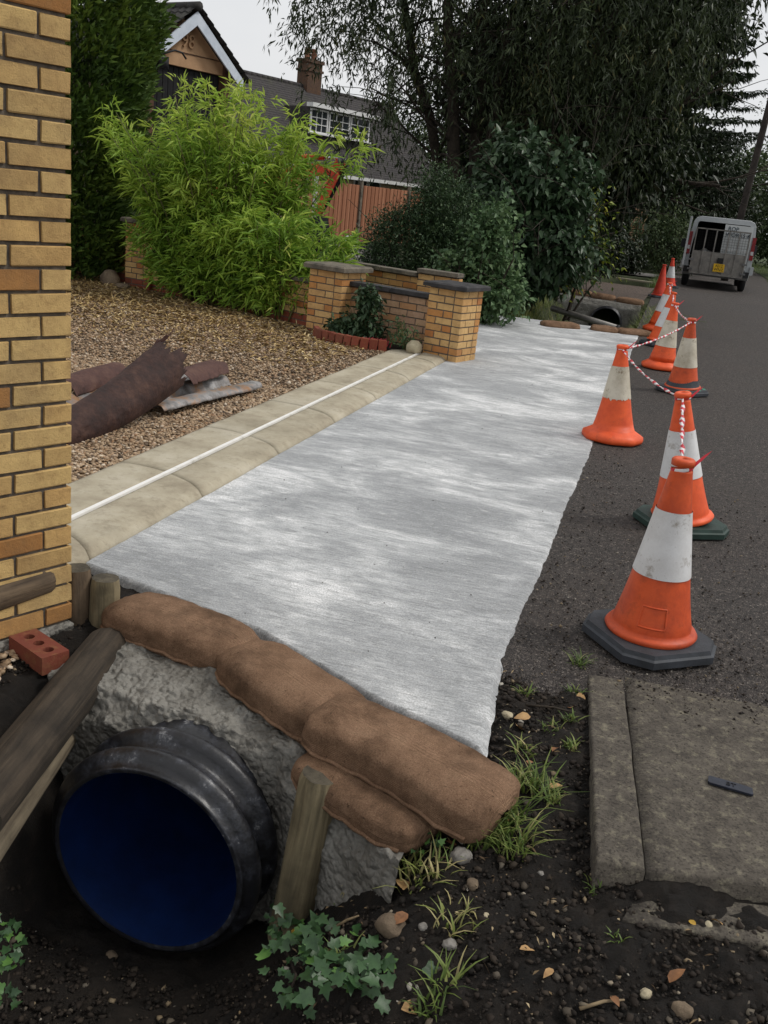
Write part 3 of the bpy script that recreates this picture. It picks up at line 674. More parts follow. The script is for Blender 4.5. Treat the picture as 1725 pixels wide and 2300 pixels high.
# ================================================================ GRAVEL AND LITTER
def inpoly(x, y, poly):
    r = np.zeros(len(x), bool); n = len(poly)
    for i in range(n):
        (x1, y1), (x2, y2) = poly[i], poly[(i+1) % n]
        c = ((y1 > y) != (y2 > y)) & (x < (x2-x1)*(y-y1)/(y2-y1+1e-12)+x1); r ^= c
    return r
def infov(P, m=60):
    q = P-np.array([0, 0, CAMH]); z = q@CF; px = PW/2+FPX*(q@CR)/z; py = PH/2-FPX*(q@CU)/z
    return (z > .1) & (px > -m) & (px < PW+m) & (py > -m) & (py < PH+m), px, py
def scatter(n, x0, x1, y0, y1, poly=None, vis=True, z=0., left=None):
    P = np.stack([rng.uniform(x0, x1, n), rng.uniform(y0, y1, n), np.full(n, z)], 1)
    if poly is not None: P = P[inpoly(P[:, 0], P[:, 1], poly)]
    if vis:
        k, px, py = infov(P); 
        if left is not None: k &= px > left
        P = P[k]
    return P
VG = [(-2.77, 3.6), (-2.77, 9.9), (-3.2, 10.4), (-3.9, 10.6), (-7.2, 12.1), (-11, 13.4), (-9, 3.6)]
P = scatter(90000, -6.5, -2.7, 3.6, 7.2, VG, True, .026, 120)
P[:, 2] += rng.uniform(-.006, .012, len(P))+.012*vnoise(P, 2.5, 5, 2)
s = rng.uniform(.007, .016, len(P)); g1 = pebbles('pebble_gravel', P, s, MT['pebble'], rng.random(len(P)))
meta(g1, 'loose golden brown pebbles covering the front garden', 'gravel', kind='stuff')
P = scatter(60000, -10, -2.7, 7.2, 13, VG, True, .026, 120)
P[:, 2] += rng.uniform(-.006, .012, len(P))
g2 = pebbles('pebble_gravel', P, rng.uniform(.010, .02, len(P)), MT['pebble'], rng.random(len(P)), octa=True)
meta(g2, 'golden brown pebbles in front of the bamboo and boundary wall', 'gravel', kind='stuff')
P = scatter(26000, -10.5, -3.0, 7.6, 13, VG, True, .04, 120)
dens = np.clip((P[:, 1]-7.8-(P[:, 0]+3)*-.12)/2.4, 0.02, 1); P = P[rng.random(len(P)) < dens]; n = len(P)
P[:, 2] += rng.uniform(0, .025, n); D = rdir(n)*np.array([1, 1, .25])
o = foliage('leaf_litter', P, D, np.tile([0, 0, 1.], (n, 1))+.4*rdir(n), rng.uniform(.05, .11, n), rng.uniform(.012, .022, n), rng.random(n), MT['litter'], None)
meta(o, 'pale dry bamboo leaves littering the gravel', 'leaf litter')

# ================================================================ TREES AND SHRUBS
def cloud(n, blobs, shell=.55):
    """n points spread through a set of ellipsoids (cx,cy,cz,rx,ry,rz), denser towards their surface; returns points and outward directions"""
    v = np.array([b[3]*b[4]*b[5] for b in blobs])**.67; k = rng.choice(len(blobs), n, p=v/v.sum()); B = np.array(blobs, float)[k]
    d = rdir(n); r = (shell+(1-shell)*rng.random(n)**.7)[:, None]
    return B[:, :3]+d*r*B[:, 3:], d
def leafy(name, blobs, nclump, per, ln, wd, mat, parent, spread=.18, shell=.5, down=.25, fold=.25, tr=(0, 1), up=0., keep=None):
    C, Dn = cloud(nclump, blobs, shell); 
    if keep is not None: k = keep(C); C, Dn = C[k], Dn[k]; nclump = len(C)
    ct = rng.uniform(tr[0], tr[1], nclump)
    P = np.repeat(C, per, 0); n = len(P); P = P+rng.normal(0, spread, (n, 3)); Dd = np.repeat(Dn, per, 0)*.6+rdir(n)*.8; Dd[:, 2] += up-down
    N = rdir(n)*.7+np.array([0, 0, 1.]); t = np.clip(np.repeat(ct, per)*.7+rng.random(n)*.3, 0, 1)
    P[:, 2] = np.maximum(P[:, 2], .02)
    return foliage(name, P, Dd, N, rng.uniform(*ln, n), rng.uniform(*wd, n), t, mat, parent, fold, .12)
def grow(p0, d0, length, r0, depth, mb, tips, curve=.25, grav=0., nseg=5, kids=3, spread=.55, minr=.008):
    pts = [np.array(p0, float)]; d = np.array(d0, float)/np.linalg.norm(d0); rad = [r0]; seg = length/nseg
    for i in range(nseg):
        d = d+rng.normal(0, curve*.35, 3); d[2] += grav; d /= np.linalg.norm(d); pts.append(pts[-1]+d*seg); rad.append(max(minr*.5, r0*(1-.62*(i+1)/nseg)))
    mb.tube(pts, rad, 8 if r0 > .05 else 5, cap=False)
    if depth == 0: tips.append((pts[-1], d)); tips.append((pts[-2], d)); return
    for k in range(kids):
        i = rng.integers(max(1, nseg//2), nseg+1); dd = d+rng.normal(0, spread, 3); grow(pts[i], dd, length*rng.uniform(.5, .75), rad[i]*.62, depth-1, mb, tips, curve, grav, max(3, nseg-1), kids, spread, minr)
    tips.append((pts[-1], d))

# bamboo: culms first, leaves in fans on the side branches
BO = np.array([-5.62, 11.75, 0])
bam = empty('bamboo', tuple(BO), 0, 'bright lime green bamboo clump spilling over the boundary wall', 'bamboo')
LP, LD = [], []
for i in range(135):
    a = rng.uniform(0, 6.283); r = rng.random()**.5; bx, by = .62*r*math.cos(a), .26*r*math.sin(a)
    h = rng.uniform(1.9, 2.75)*(1-.1*r); lean = rng.uniform(.15, .62)*r+.05
    if i < 9: h = rng.uniform(2.5, 2.85); lean *= .8
    elif rng.random() < .32: h *= .55; lean += .25
    if i > 108: bx = rng.uniform(.3, 1.4); by = -.42*bx-.08+rng.uniform(-.15, .1); h = rng.uniform(.75, 1.35); a = rng.uniform(-1.6, .3)
    if i < 9: a = rng.uniform(.6, 5.6)
    dx, dy = math.cos(a)*lean*1.75-.02, math.sin(a)*lean*.8
    pts = []
    for s in np.linspace(0, 1, 9): pts.append((bx+dx*h*.55*s**1.4, by+dy*h*.55*s**1.4, h*(s-.10*lean*s*s*2)))
    mb = MB(); mb.tube(pts, [.011*(1-.75*s)+.002 for s in np.linspace(0, 1, 9)], 5); mb.build('culm', MT['culm'], bam, True)
    pts = np.array(pts)+BO
    for s in np.linspace(.12, 1, 20):
        p = np.array([np.interp(s*8, range(9), pts[:, k]) for k in range(3)])
        for q in range(2):
            bd = unit(np.array([rng.normal(0, 1)+dx*1.2, rng.normal(0, 1)+dy*1.2, rng.uniform(.0, .9)])); bl = rng.uniform(.1, .5)*(1.15-.75*s)
            for e in (.45, 1.):
                e_p = p+bd*bl*e; nl = rng.integers(3, 6)
                if rng.random() < .15: continue
                for _ in range(nl): LP.append(e_p+rng.normal(0, .02, 3)); LD.append(bd*.75+rng.normal(0, .6, 3)+np.array([0, 0, -.08]))
LP, LD = np.array(LP), np.array(LD); LD = unit(LD)
k = LP[:, 2] > .06; LP, LD = LP[k], LD[k]; n = len(LP)
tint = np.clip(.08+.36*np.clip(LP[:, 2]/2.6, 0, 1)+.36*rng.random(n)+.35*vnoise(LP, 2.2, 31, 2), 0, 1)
LL = rng.uniform(.11, .20, n); WW = LL*rng.uniform(.12, .165, n)
NN = rdir(n)*.55+np.array([.1, -.35, 1.])
# the leaves nearest the viewer are objects of their own
order = np.argsort(LP@np.array([.42, -.9, 0])); near = order[-2200:][rng.permutation(2200)[:260]]; msk = np.ones(n, bool); msk[near] = False
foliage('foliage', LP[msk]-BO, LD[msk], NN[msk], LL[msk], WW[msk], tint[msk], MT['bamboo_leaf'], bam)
_v, _f = leafmesh(np.zeros((1, 3)), np.array([[0, 1., 0]]), np.array([[0, 0, 1.]]), np.array([1.]), np.array([.15]))
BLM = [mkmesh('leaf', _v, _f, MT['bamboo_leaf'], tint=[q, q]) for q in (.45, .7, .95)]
def place_leaf(me, p, d, nrm, s, parent, off):
    d = Vector(d).normalized(); x = d.cross(Vector(nrm)).normalized(); z = x.cross(d)
    o = bpy.data.objects.new('leaf', me); M = Matrix((x, d, z)).transposed().to_4x4(); M.translation = Vector(p)-Vector(off)
    o.parent = parent; COL.objects.link(o); o.matrix_local = M @ Matrix.Scale(s, 4); return o
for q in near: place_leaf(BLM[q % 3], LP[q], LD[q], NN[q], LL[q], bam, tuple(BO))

# dark cypress at the left
def at_obj(px, py, Yd): p = AT(px, py, Yd); return p
cyp = empty('cypress_tree', (-8.72, 12.45, 0), 0, 'tall dark green cypress behind the brick wall at the left', 'tree')
MB().tube([(0, 0, 0), (.05, 0, 2.5), (0, 0, 6.6)], [.16, .11, .02], 8).build('trunk', MT['bark'], cyp, True)
n = 9000; zz = rng.uniform(.1, 7.4, n); rr = np.interp(zz, [0, 1.5, 3.5, 5.2, 7.4], [.92, 1.1, 1.42, 1.2, .1])*(.6+.45*rng.random(n)**.5)
aa = rng.uniform(0, 6.283, n); rr = rr*(1+.16*vnoise(np.stack([np.cos(aa)*2, np.sin(aa)*2, zz], 1), 1.4, 3, 2))
C = np.stack([rr*np.cos(aa), rr*np.sin(aa), zz], 1); Dn = np.stack([np.cos(aa), np.sin(aa), np.full(n, .9)], 1)
per = 9; P = np.repeat(C, per, 0)+rng.normal(0, .06, (n*per, 3)); D = np.repeat(Dn, per, 0)+rng.normal(0, .5, (n*per, 3))
tt = np.clip(np.repeat(.5+.5*vnoise(C, 3, 8, 2), per)*.8+.25*rng.random(n*per), 0, 1)
foliage('crown', P, D, rdir(n*per), rng.uniform(.09, .2, n*per), rng.uniform(.03, .055, n*per), tt, MT['cypress_leaf'], cyp)

# shrubs behind the garden wall
def shrub(name, label, base, blobs, nclump, per, ln, wd, mat, cat='shrub', stems=7, h=1.5, **kw):
    t = empty(name, base, 0, label, cat); mb = MB(); tips = []
    for i in range(stems):
        a = rng.uniform(0, 6.283); grow((.12*math.cos(a), .12*math.sin(a), -.03), (math.cos(a)*.45, math.sin(a)*.45, 1), h*rng.uniform(.6, .95), .028, 1, mb, tips, kids=2)
    mb.build('stem', MT['bark'], t, True)
    leafy('crown', blobs, nclump, per, ln, wd, mat, t, **kw); return t
yw = at_obj(945, 640, 15.4)
shrub('evergreen_shrub', 'dense dark evergreen shrub in front of the wooden fence', (yw[0], 15.4, 0), [(0, 0, .75, 1.0, .8, .8), (.3, .1, 1.2, .7, .6, .75), (-.35, 0, .7, .75, .6, .7), (.55, -.1, .7, .7, .6, .75), (.1, 0, 1.55, .35, .35, .6)], 2600, 14, (.04, .085), (.016, .03), MT['yew_leaf'], h=1.4, spread=.09, shell=.6, up=.45)
ll_ = at_obj(1090, 650, 14.0)
shrub('lobed_leaf_shrub', 'pale green lobed leaf shrub beside the stepped wall', (ll_[0]-.1, 14.0, 0), [(0, 0, .55, .6, .45, .5), (.05, 0, 1.1, .35, .35, .5), (-.35, 0, .5, .45, .4, .4), (.25, -.1, .45, .45, .4, .4), (.2, 0, 1.45, .16, .2, .25)], 520, 11, (.06, .11), (.045, .08), MT['light_leaf'], h=1.2, spread=.10, shell=.35)
bl_ = at_obj(1170, 660, 17.0)
bsh = empty('broad_leaf_shrub', (bl_[0], 17.0, 0), 0, 'tall shrub with broad drooping green leaves beside the concrete', 'shrub')
mb = MB(); tips = []
for i in range(9):
    a = rng.uniform(0, 6.283); grow((.2*math.cos(a), .2*math.sin(a), -.05), (math.cos(a)*.35, math.sin(a)*.35, 1), rng.uniform(1.6, 2.4), .035, 2, mb, tips, kids=3)
mb.build('stem', MT['bark'], bsh, True)
def big_leaf(name, mat, tint):
    ys_ = [0, .18, .45, .75, 1.]; w_ = [.02, .22, .29, .17, .0]; V = []; F = []
    for y, w_i in zip(ys_, w_): z = -.32*(y-.25)**2; V += [(-w_i, y, z+.28*w_i), (0, y, z), (w_i, y, z+.28*w_i)]
    for i in range(4):
        F += [(3*i, 3*i+1, 3*i+4, 3*i+3), (3*i+1, 3*i+2, 3*i+5, 3*i+4)]
    return mkmesh(name, V, F, mat, True, tint=[tint]*len(F))
blobs = [(0, 0, 1.3, 1.0, .8, .9), (-.5, -.1, 1.9, .7, .6, .7), (.2, -.1, 2.0, .8, .6, .75), (-.35, 0, 2.5, .45, .45, .4), (.5, -.15, 1.1, .7, .6, .8), (-.35, -.3, .6, .8, .6, .5)]
leafy('crown', blobs, 900, 9, (.10, .2), (.06, .11), MT['shrub_leaf'], bsh, spread=.12, shell=.35, down=.55, tr=(0, .8))
C, Dn = cloud(1500, blobs, .75); sc_ = C[:, 0]*.25-C[:, 1]*.95; C = C[np.argsort(sc_)[-900:]]; C = C[rng.permutation(900)[:280]]
BIG = [big_leaf('leaf', MT['shrub_leaf'], q) for q in (.4, .65, .95)]
for i, c in enumerate(C):
    d = rdir(1)[0]*.7+np.array([.1, -.35, -.55]); place_leaf(BIG[i % 3], c, d, rdir(1)[0]*.6+np.array([0, -.6, .9]), rng.uniform(.13, .24), bsh, (0, 0, 0))
yl_ = at_obj(1272, 640, 17.6)
shrub('yellowing_shrub', 'straggling shrub with bright yellow green leaves near the far ditch', (yl_[0], 17.6, -.15), [(-.3, 0, 1.2, .6, .4, .5), (.1, 0, 1.6, .5, .35, .5), (-.4, 0, .8, .6, .4, .4), (.0, 0, 2.0, .35, .25, .35), (.35, 0, 1.0, .5, .3, .3)], 170, 8, (.06, .12), (.035, .06), MT['yellow_leaf'], stems=4, h=1.5, spread=.16, shell=.2, down=.4)

# willow: several stems and hanging strands
wl = at_obj(1065, 600, 21.0)
wil = empty('willow_tree', (wl[0], 21.0, 0), 0, 'big willow with several stems and hanging narrow leaves', 'tree')
mb = MB(); tips = []
for tx, ty, h_, r0 in ((-2.6, .2, 7.6, .13), (-1.6, -.4, 8.6, .15), (-.7, .3, 9.2, .17), (.2, -.2, 9.0, .18), (1.3, .4, 8.2, .14), (2.6, .0, 7.6, .13)):
    p0 = np.array([tx*.16, ty*.3, -.1]); pts = [p0+np.array([tx*(s**1.15), ty*s, h_*s])+rng.normal(0, .07*s, 3) for s in np.linspace(0, 1, 10)]
    mb.tube(pts, [r0*(1-.75*s)+.02 for s in np.linspace(0, 1, 10)], 8)
    for k in range(16):
        i = rng.integers(3, 10); a = rng.uniform(0, 6.283); grow(pts[i], (math.cos(a), math.sin(a)*.8, rng.uniform(.2, .9)), rng.uniform(1.2, 2.6), .035, 1, mb, tips, .4, -.03, 5, 3, .6)
mb.build('trunk', MT['bark'], wil, True)
SP, SD = [], []
anch = [np.array(p) for p, d in tips]
C, Dn = cloud(1700, [(-1.2, 0, 6.4, 2.9, 2.6, 2.3), (1.6, 0, 6.0, 2.9, 2.6, 2.6), (3.4, -.4, 6.4, 1.6, 1.8, 2.0), (-3.4, 0, 5.6, 1.5, 1.5, 1.5), (-3.0, 0, 6.8, 1.8, 1.5, 1.2), (.4, -.3, 4.6, 2.0, 1.4, 1.2), (2.4, -.6, 4.3, 1.6, 1.2, 1.4), (-1.0, 0, 7.8, 2.4, 2.2, 1.5), (1.8, 0, 8, 2.4, 2, 1.5)], .3)
allp = np.concatenate([np.array(anch), C])
for p in allp:
    L_ = rng.uniform(.5, 1.5); nl = int(L_*24); d = np.array([rng.normal(0, .35), rng.normal(0, .35), -1.]); s = np.sort(rng.random(nl))*L_
    if p[0] < -1.6 and rng.random() < .1: continue
    q = p+np.outer(s, d)+rng.normal(0, .05, (nl, 3)); SP.append(q); SD.append(np.tile(d, (nl, 1))*.8+rng.normal(0, .55, (nl, 3)))
SP, SD = np.concatenate(SP), np.concatenate(SD); k = SP[:, 2] > 1.9; SP, SD = SP[k], SD[k]; n = len(SP)
tint = np.clip(.45+.4*vnoise(SP, 1.1, 17, 2)+.3*rng.normal(size=n)*.6, 0, 1)
foliage('crown', SP, SD, rdir(n), rng.uniform(.11, .19, n), rng.uniform(.026, .042, n), tint, MT['willow_leaf'], wil)

# broad dark trees between the willow and the road
def tree(name, label, base, h, r, blobs, nclump, per, ln, wd, mat, spread=.3, cat='tree', group=None, kids=3, **kw):
    t = empty(name, base, 0, label, cat, group); mb = MB(); tips = []
    pts = [(rng.normal(0, .05*i), rng.normal(0, .05*i), -.1+h*.6*i/5) for i in range(6)]
    mb.tube(pts, [r*(1-.1*i) for i in range(6)], 9)
    for i in range(7):
        a = i*2.4; grow(pts[2+i % 4], (math.cos(a), math.sin(a), .8), h*.4, r*.45, 2, mb, tips, .3, 0, 5, kids, .55, .01)
    mb.build('trunk', MT['bark'], t, True)
    leafy('crown', blobs, nclump, per, ln, wd, mat, t, spread=spread, **kw); return t
dk = at_obj(1290, 560, 23.5)
tree('broad_leaved_tree', 'dark broad leaved tree filling the gap between willow and road', (dk[0], 23.0, 0), 8, .2, [(0, -.6, 3.1, 1.9, 1.5, 1.7), (-1.6, 0, 2.7, 1.6, 1.3, 1.6), (-.6, 0, 4.8, 2.0, 1.6, 1.6), (.9, .2, 4.9, 1.4, 1.4, 1.5), (-2.2, .4, 4.6, 1.6, 1.4, 1.4), (.2, 0, 6.6, 2.2, 1.8, 1.6), (-1.9, .4, 1.5, 1.3, 1, 1.1), (-.3, -.3, 1.4, 1.2, .9, .9), (1.0, 0, 3.2, 1.3, 1.2, 1.4), (1.6, 0, 5.6, 1.3, 1.2, 1.5)], 3600, 13, (.12, .24), (.06, .11), MT['dark_leaf'], spread=.26, shell=.15, down=.6)
fr = at_obj(1485, 560, 42.0)
fir = empty('fir_tree', (fr[0], 42.0, 0), 0, 'dark fir with layered branches reaching toward the road', 'tree')
MB().tube([(0, 0, -.1), (0, 0, 12)], [.22, .04], 8).build('trunk', MT['bark'], fir, True)
mb = MB(); P, D = [], []
for i in range(190):
    z = rng.uniform(2.0, 11.6); a = rng.uniform(0, 6.283); ln_ = np.interp(z, [2.0, 6, 11.6], [3.2, 2.9, .6])*rng.uniform(.7, 1.1); dd = np.array([math.cos(a), math.sin(a), -.12])
    pts = [np.array([0, 0, z])+dd*ln_*s+np.array([0, 0, .12*ln_*s*s]) for s in np.linspace(0, 1, 5)]; mb.tube(pts, [.03, .024, .018, .012, .006], 5)
    for s in np.linspace(.15, 1, 16):
        p = np.array([0, 0, z])+dd*ln_*s+np.array([0, 0, .12*ln_*s*s])
        for sg in (-1, 1):
            sd_ = np.array([-dd[1]*sg, dd[0]*sg, -.1])*.8+dd*.6
            for e in np.linspace(.05, .45, 7)*(1.2-s*.7): P.append(p+sd_*e+rng.normal(0, .02, 3)); D.append(sd_+rng.normal(0, .4, 3)+np.array([0, 0, -.15]))
mb.build('branch', MT['bark'], fir, True)
P, D = np.array(P), np.array(D); n = len(P)
foliage('crown', P, D, rdir(n)*.3+np.array([0, 0, 1.]), rng.uniform(.14, .28, n), rng.uniform(.05, .09, n), np.clip(.3+.3*rng.random(n), 0, 1), MT['dark_leaf'], fir)

for i, (px_, Y_, h_, lb) in enumerate([(1395, 33., 1.0, 'dark undergrowth in front of the tall brick pillar foot'), (1495, 37., 2.4, 'dark bush between the brick pillar and the van'), (1330, 30., 1.6, 'green bush beyond the brown drive'), (1250, 28., 2.2, 'dark bush behind the yellowing shrub'), (1470, 46., 3.6, 'tall dark bush behind the brick pillar'), (1190, 24., 2.4, 'dark bush behind the broad leaf shrub'), (1060, 24., 2.2, 'dark bush under the willow stems')]):
    q_ = at_obj(px_, 570, Y_); shrub('undergrowth_bush', lb, (q_[0], Y_, 0), [(0, 0, h_*.35, h_*.55, h_*.5, h_*.38), (-h_*.3, 0, h_*.6, h_*.4, h_*.4, h_*.36), (h_*.25, -.1, h_*.5, h_*.4, h_*.4, h_*.4), (0, 0, h_*.8, h_*.3, h_*.3, h_*.25)], 420, 10, (.08, .17), (.045, .09), MT['dark_leaf' if i % 2 == 0 else 'far_leaf'], h=h_*.8, spread=.15, shell=.35)
# far trees closing the road
far = [(-6.5, 44, 6.5, 3.2, 'far_leaf', 'mid green tree behind the leaning brick pillar'), (-2.2, 40, 5.6, 2.2, 'dark_leaf', 'low dark tree overhanging the leaning brick pillar'), (-.4, 50, 6.2, 2.8, 'dark_leaf', 'dark tree directly behind the parked van'), (2.2, 66, 6.6, 3.4, 'far_leaf', 'rounded tree at the bend beyond the van'), (6.2, 58, 6.8, 3.0, 'far_leaf', 'green tree at the right edge behind the pole'), (7.2, 46, 4.6, 2.3, 'dark_leaf', 'bushy dark tree on the right hand verge'), (-11, 52, 8, 4, 'far_leaf', 'tall pale tree rising behind the long roof')]
for x, y, h, r_, mt, lb in far:
    b = [(0, 0, h*.62, r_, r_*.9, h*.36), (-r_*.5, 0, h*.4, r_*.8, r_*.7, h*.32), (r_*.55, -.3, h*.38, r_*.75, r_*.7, h*.32), (0, -.3, h*.2, r_*.9, r_*.7, h*.2), (.2*r_, 0, h*.86, r_*.5, r_*.5, h*.14)]
    tree('far_tree', lb, (x, y, 0), h*.8, .17, b, 1300, 11, (.16, .32), (.09, .17), MT[mt], spread=.32, shell=.3, group='trees closing the end of the road')
bt = empty('bare_tree', (4.6, 52, 0), 0, 'thinly leaved tree with bare twigs against the sky', 'tree'); mb = MB(); tips = []
grow((0, 0, -.1), (.05, 0, 1), 5.2, .16, 4, mb, tips, .3, .02, 6, 3, .5, .006); mb.build('trunk', MT['bark'], bt, True)
tp = np.array([p for p, d in tips]); P = np.repeat(tp, 6, 0)+rng.normal(0, .2, (len(tp)*6, 3)); n = len(P)
foliage('crown', P, rdir(n), rdir(n), rng.uniform(.08, .16, n), rng.uniform(.05, .09, n), rng.random(n), MT['far_leaf'], bt)
pb, pt = AT(1668, 470, 36), AT(1740, 190, 36)
ptd = (pt-pb)/(pt-pb)[2]
p0 = pb-ptd*(pb[2]+.1)
tp_ = empty('telegraph_pole', (p0[0], p0[1], 0), 0, 'dark leaning telegraph pole beyond the van', 'pole')
pp = [np.array([0, 0, -.1])+ptd*s for s in (0, 3, 6, 8.4)]
MB().tube(pp, [.13, .12, .11, .10], 10).build('shaft', MT['pole'], tp_, True)
MB().tube([pp[3]-np.array([0, 0, .01]), pp[3]+np.array([0, 0, .06])], [.11, .03], 10).build('pole_cap', MT['steel'], tp_, True)
MB().box(tuple(pp[3]-np.array([0, .12, .5])), (1.3, .09, .1)).build('crossarm', MT['pole'], tp_)

# ================================================================ HOUSE
HAZ = R(19.3); e1 = np.array([math.sin(HAZ), math.cos(HAZ), 0]); nn_ = np.array([math.cos(HAZ), -math.sin(HAZ), 0]); ez = np.array([0, 0, 1.])
EZ = 2.45
E0 = G(802, 386, EZ)                         # a point of the eaves line
def hl(px, py, d0=0.):                       # house coordinates (s along, z) on the vertical plane d0 in front of the eaves
    d = ray(px, py); o = np.array([0, 0, CAMH]); t_ = ((E0+nn_*d0-o)@nn_)/(d@nn_); q = o+t_*d-E0; return q@e1, q[2]+EZ
def hroof(px, py, pit):                      # house coordinates on the front roof slope
    d = ray(px, py); o = np.array([0, 0, CAMH]); pn = nn_*math.sin(pit)+ez*math.cos(pit); t_ = ((E0-o)@pn)/(d@pn); q = o+t_*d-E0; return q@e1, -(q@nn_), q[2]+EZ
PIT = R(43)
sR, dR, zR = hroof(700, 197, PIT)            # ridge height and depth
s_end = hroof(880, 243, PIT)[0]; s_end2 = hl(990, 415)[0]
house = empty('bungalow', tuple(E0*np.array([1, 1, 0])), math.atan2(e1[1], e1[0]), 'long bungalow with dark tiled roof, dormer windows and chimney', 'house')
# local axes: +x along e1, +y = rotate 90 -> (-e1y, e1x): pointing left/back = -nn
S0, S1 = -16.0, max(s_end, s_end2)
def slope_tiles(mb, s0, s1, pitch, d0, d1, zb, course=.14, lip=.02, side=1):
    n_ = int((d1-d0)/math.cos(pitch)/course); k = (d1-d0)/n_
    for i in range(n_):
        a, b = d0+i*k, d0+(i+1)*k+.02; za = zb+(a-d0)*math.tan(pitch)+lip; zb_ = zb+(b-d0)*math.tan(pitch)
        mb.quad((s0, a, za), (s1, a, za), (s1, b, zb_), (s0, b, zb_)); mb.quad((s0, a, za-lip-.01), (s1, a, za-lip-.01), (s1, a, za), (s0, a, za))
mb = MB(); slope_tiles(mb, S0, S1, PIT, -.25, dR, EZ-.25*math.tan(PIT))
mb.quad((S0, dR, zR), (S1, dR, zR), (S1, 2*dR+.25, EZ-.2), (S0, 2*dR+.25, EZ-.2))
roof = mb.build('roof', MT['tile'], house)
mb = MB()
for s in np.arange(S0, S1, .33): mb.tube([(s, dR, zR-.02), (s+.325, dR, zR-.02)], .1, 8)
mb.build('ridge_tiles', MT['tile'], roof, True)
MB().box(((S0+S1)/2, dR, (EZ-.05)/2), (S1-S0-.5, 2*dR-.3, EZ-.1)).build('wall', MT['cream'], house)
MB().box(((S0+S1)/2, -.29, EZ-.27), (S1-S0, .05, .14)).build('gutter', MT['white'], house)
MB().add([(S1-.2, 0.1, EZ-.1), (S1-.2, 2*dR-.1, EZ-.1), (S1-.2, dR, zR-.15), (S1-.35, .1, EZ-.1), (S1-.35, 2*dR-.1, EZ-.1), (S1-.35, dR, zR-.15)], [(0, 1, 2), (5, 4, 3), (0, 2, 5, 3), (1, 4, 5, 2)]).build('gable_end', MT['cream'], house)
def window(parent, s0, s1, z0, z1, y, cols, rows, name='window'):
    w_ = MB(); f = .06
    for a, b, c, d in ((s0, s1, z0, z0+f), (s0, s1, z1-f, z1), (s0, s0+f, z0+f, z1-f), (s1-f, s1, z0+f, z1-f)): w_.box(((a+b)/2, y, (c+d)/2), (b-a, .07, d-c))
    wo = w_.build(name, MT['white'], parent); W_, H_ = s1-s0-2*f, z1-z0-2*f
    b = MB()
    for i in range(1, cols): b.box((s0+f+W_*i/cols, y-.005, (z0+z1)/2), (.03, .04, H_))
    for i in range(1, rows): b.box(((s0+s1)/2, y-.008, z0+f+H_*i/rows), (W_, .035, .03))
    b.build('glazing_bar', MT['white'], wo)
    pw, ph = W_/cols, H_/rows; me = MB().box((0, 0, 0), (pw-.032, .012, ph-.032)).mesh('pane', MT['glass'])
    for i in range(cols):
        for j in range(rows): obj('pane', me, wo, (s0+f+pw*(i+.5), y+.005, z0+f+ph*(j+.5)))
    MB().box(((s0+s1)/2, y-.06, z0-.03), (s1-s0+.12, .16, .05)).build('sill', MT['white'], wo)
    return wo
# dormer
dy = .9
sa, za = hl(700, 238, -dy); sb, zb = hl(836, 268, -dy); sw0, zw0 = hl(784, 312, -dy); sw1, zw1 = hl(829, 268, -dy); sl0, zl0 = hl(712, 290, -dy); sl1, zl1 = hl(737, 247, -dy)
zt = (za+zb)/2; zlo = zw0-.1
dz_d = (zt-EZ)/math.tan(PIT)
MB().add([(sa, dy+.03, zlo-.6), (sb, dy+.03, zlo-.6), (sb, dy+.03, zt), (sa, dy+.03, zt), (sa, dz_d+.2, zt), (sb, dz_d+.2, zt)], [(0, 1, 2, 3), (3, 2, 5, 4), (0, 3, 4), (1, 5, 2)]).build('dormer', MT['tile'], house)
MB().box(((sa+sb)/2, dy-.12, zt+.06), (sb-sa+.5, .34, .16)).build('fascia', MT['white'], house)
window(house, sw0, sw1+.05, zw0, zt-.06, dy-.02, 3, 3)
MB().box(((sw0+sw1)/2, dy+.02, (zw0+zt)/2), (sw1-sw0, .005, zt-zw0-.15)).build('curtain', MT['curtain'], house)
window(house, sl0-.5, sl1, zw0, zt-.06, dy-.02, 3, 3)
window(house, sl1+.08, sw0-.08, zw0, zt-.06, dy-.02, 3, 3)
# ground floor windows glimpsed above the fence
sg0, zg0 = hl(803, 425); sg1, zg1 = hl(826, 402); window(house, sg0-.2, sg1+.1, 1.1, 2.2, -.06+.15, 3, 3)
window(house, sg1+.2, sg1+1.1, 1.1, 2.2, -.06+.15, 1, 1)
# chimney
sc1, _, zc = hroof(700, 205, PIT)
ch = MB().box((sc1, dR, zR+.25), (.95, .62, 1.7)).box((sc1, dR, zR+1.03), (1.08, .75, .14)).box((sc1, dR, zR+.66), (1.06, .72, .1)).build('chimney', MT['chimney'], house)
for s in (-.24, .2): MB().tube([(sc1+s, dR, zR+1.1), (sc1+s, dR, zR+1.2), (sc1+s, dR, zR+1.52), (sc1+s, dR, zR+1.56)], [.15, .13, .12, .15], 10).build('chimney_pot', MT['pot'], ch, True)
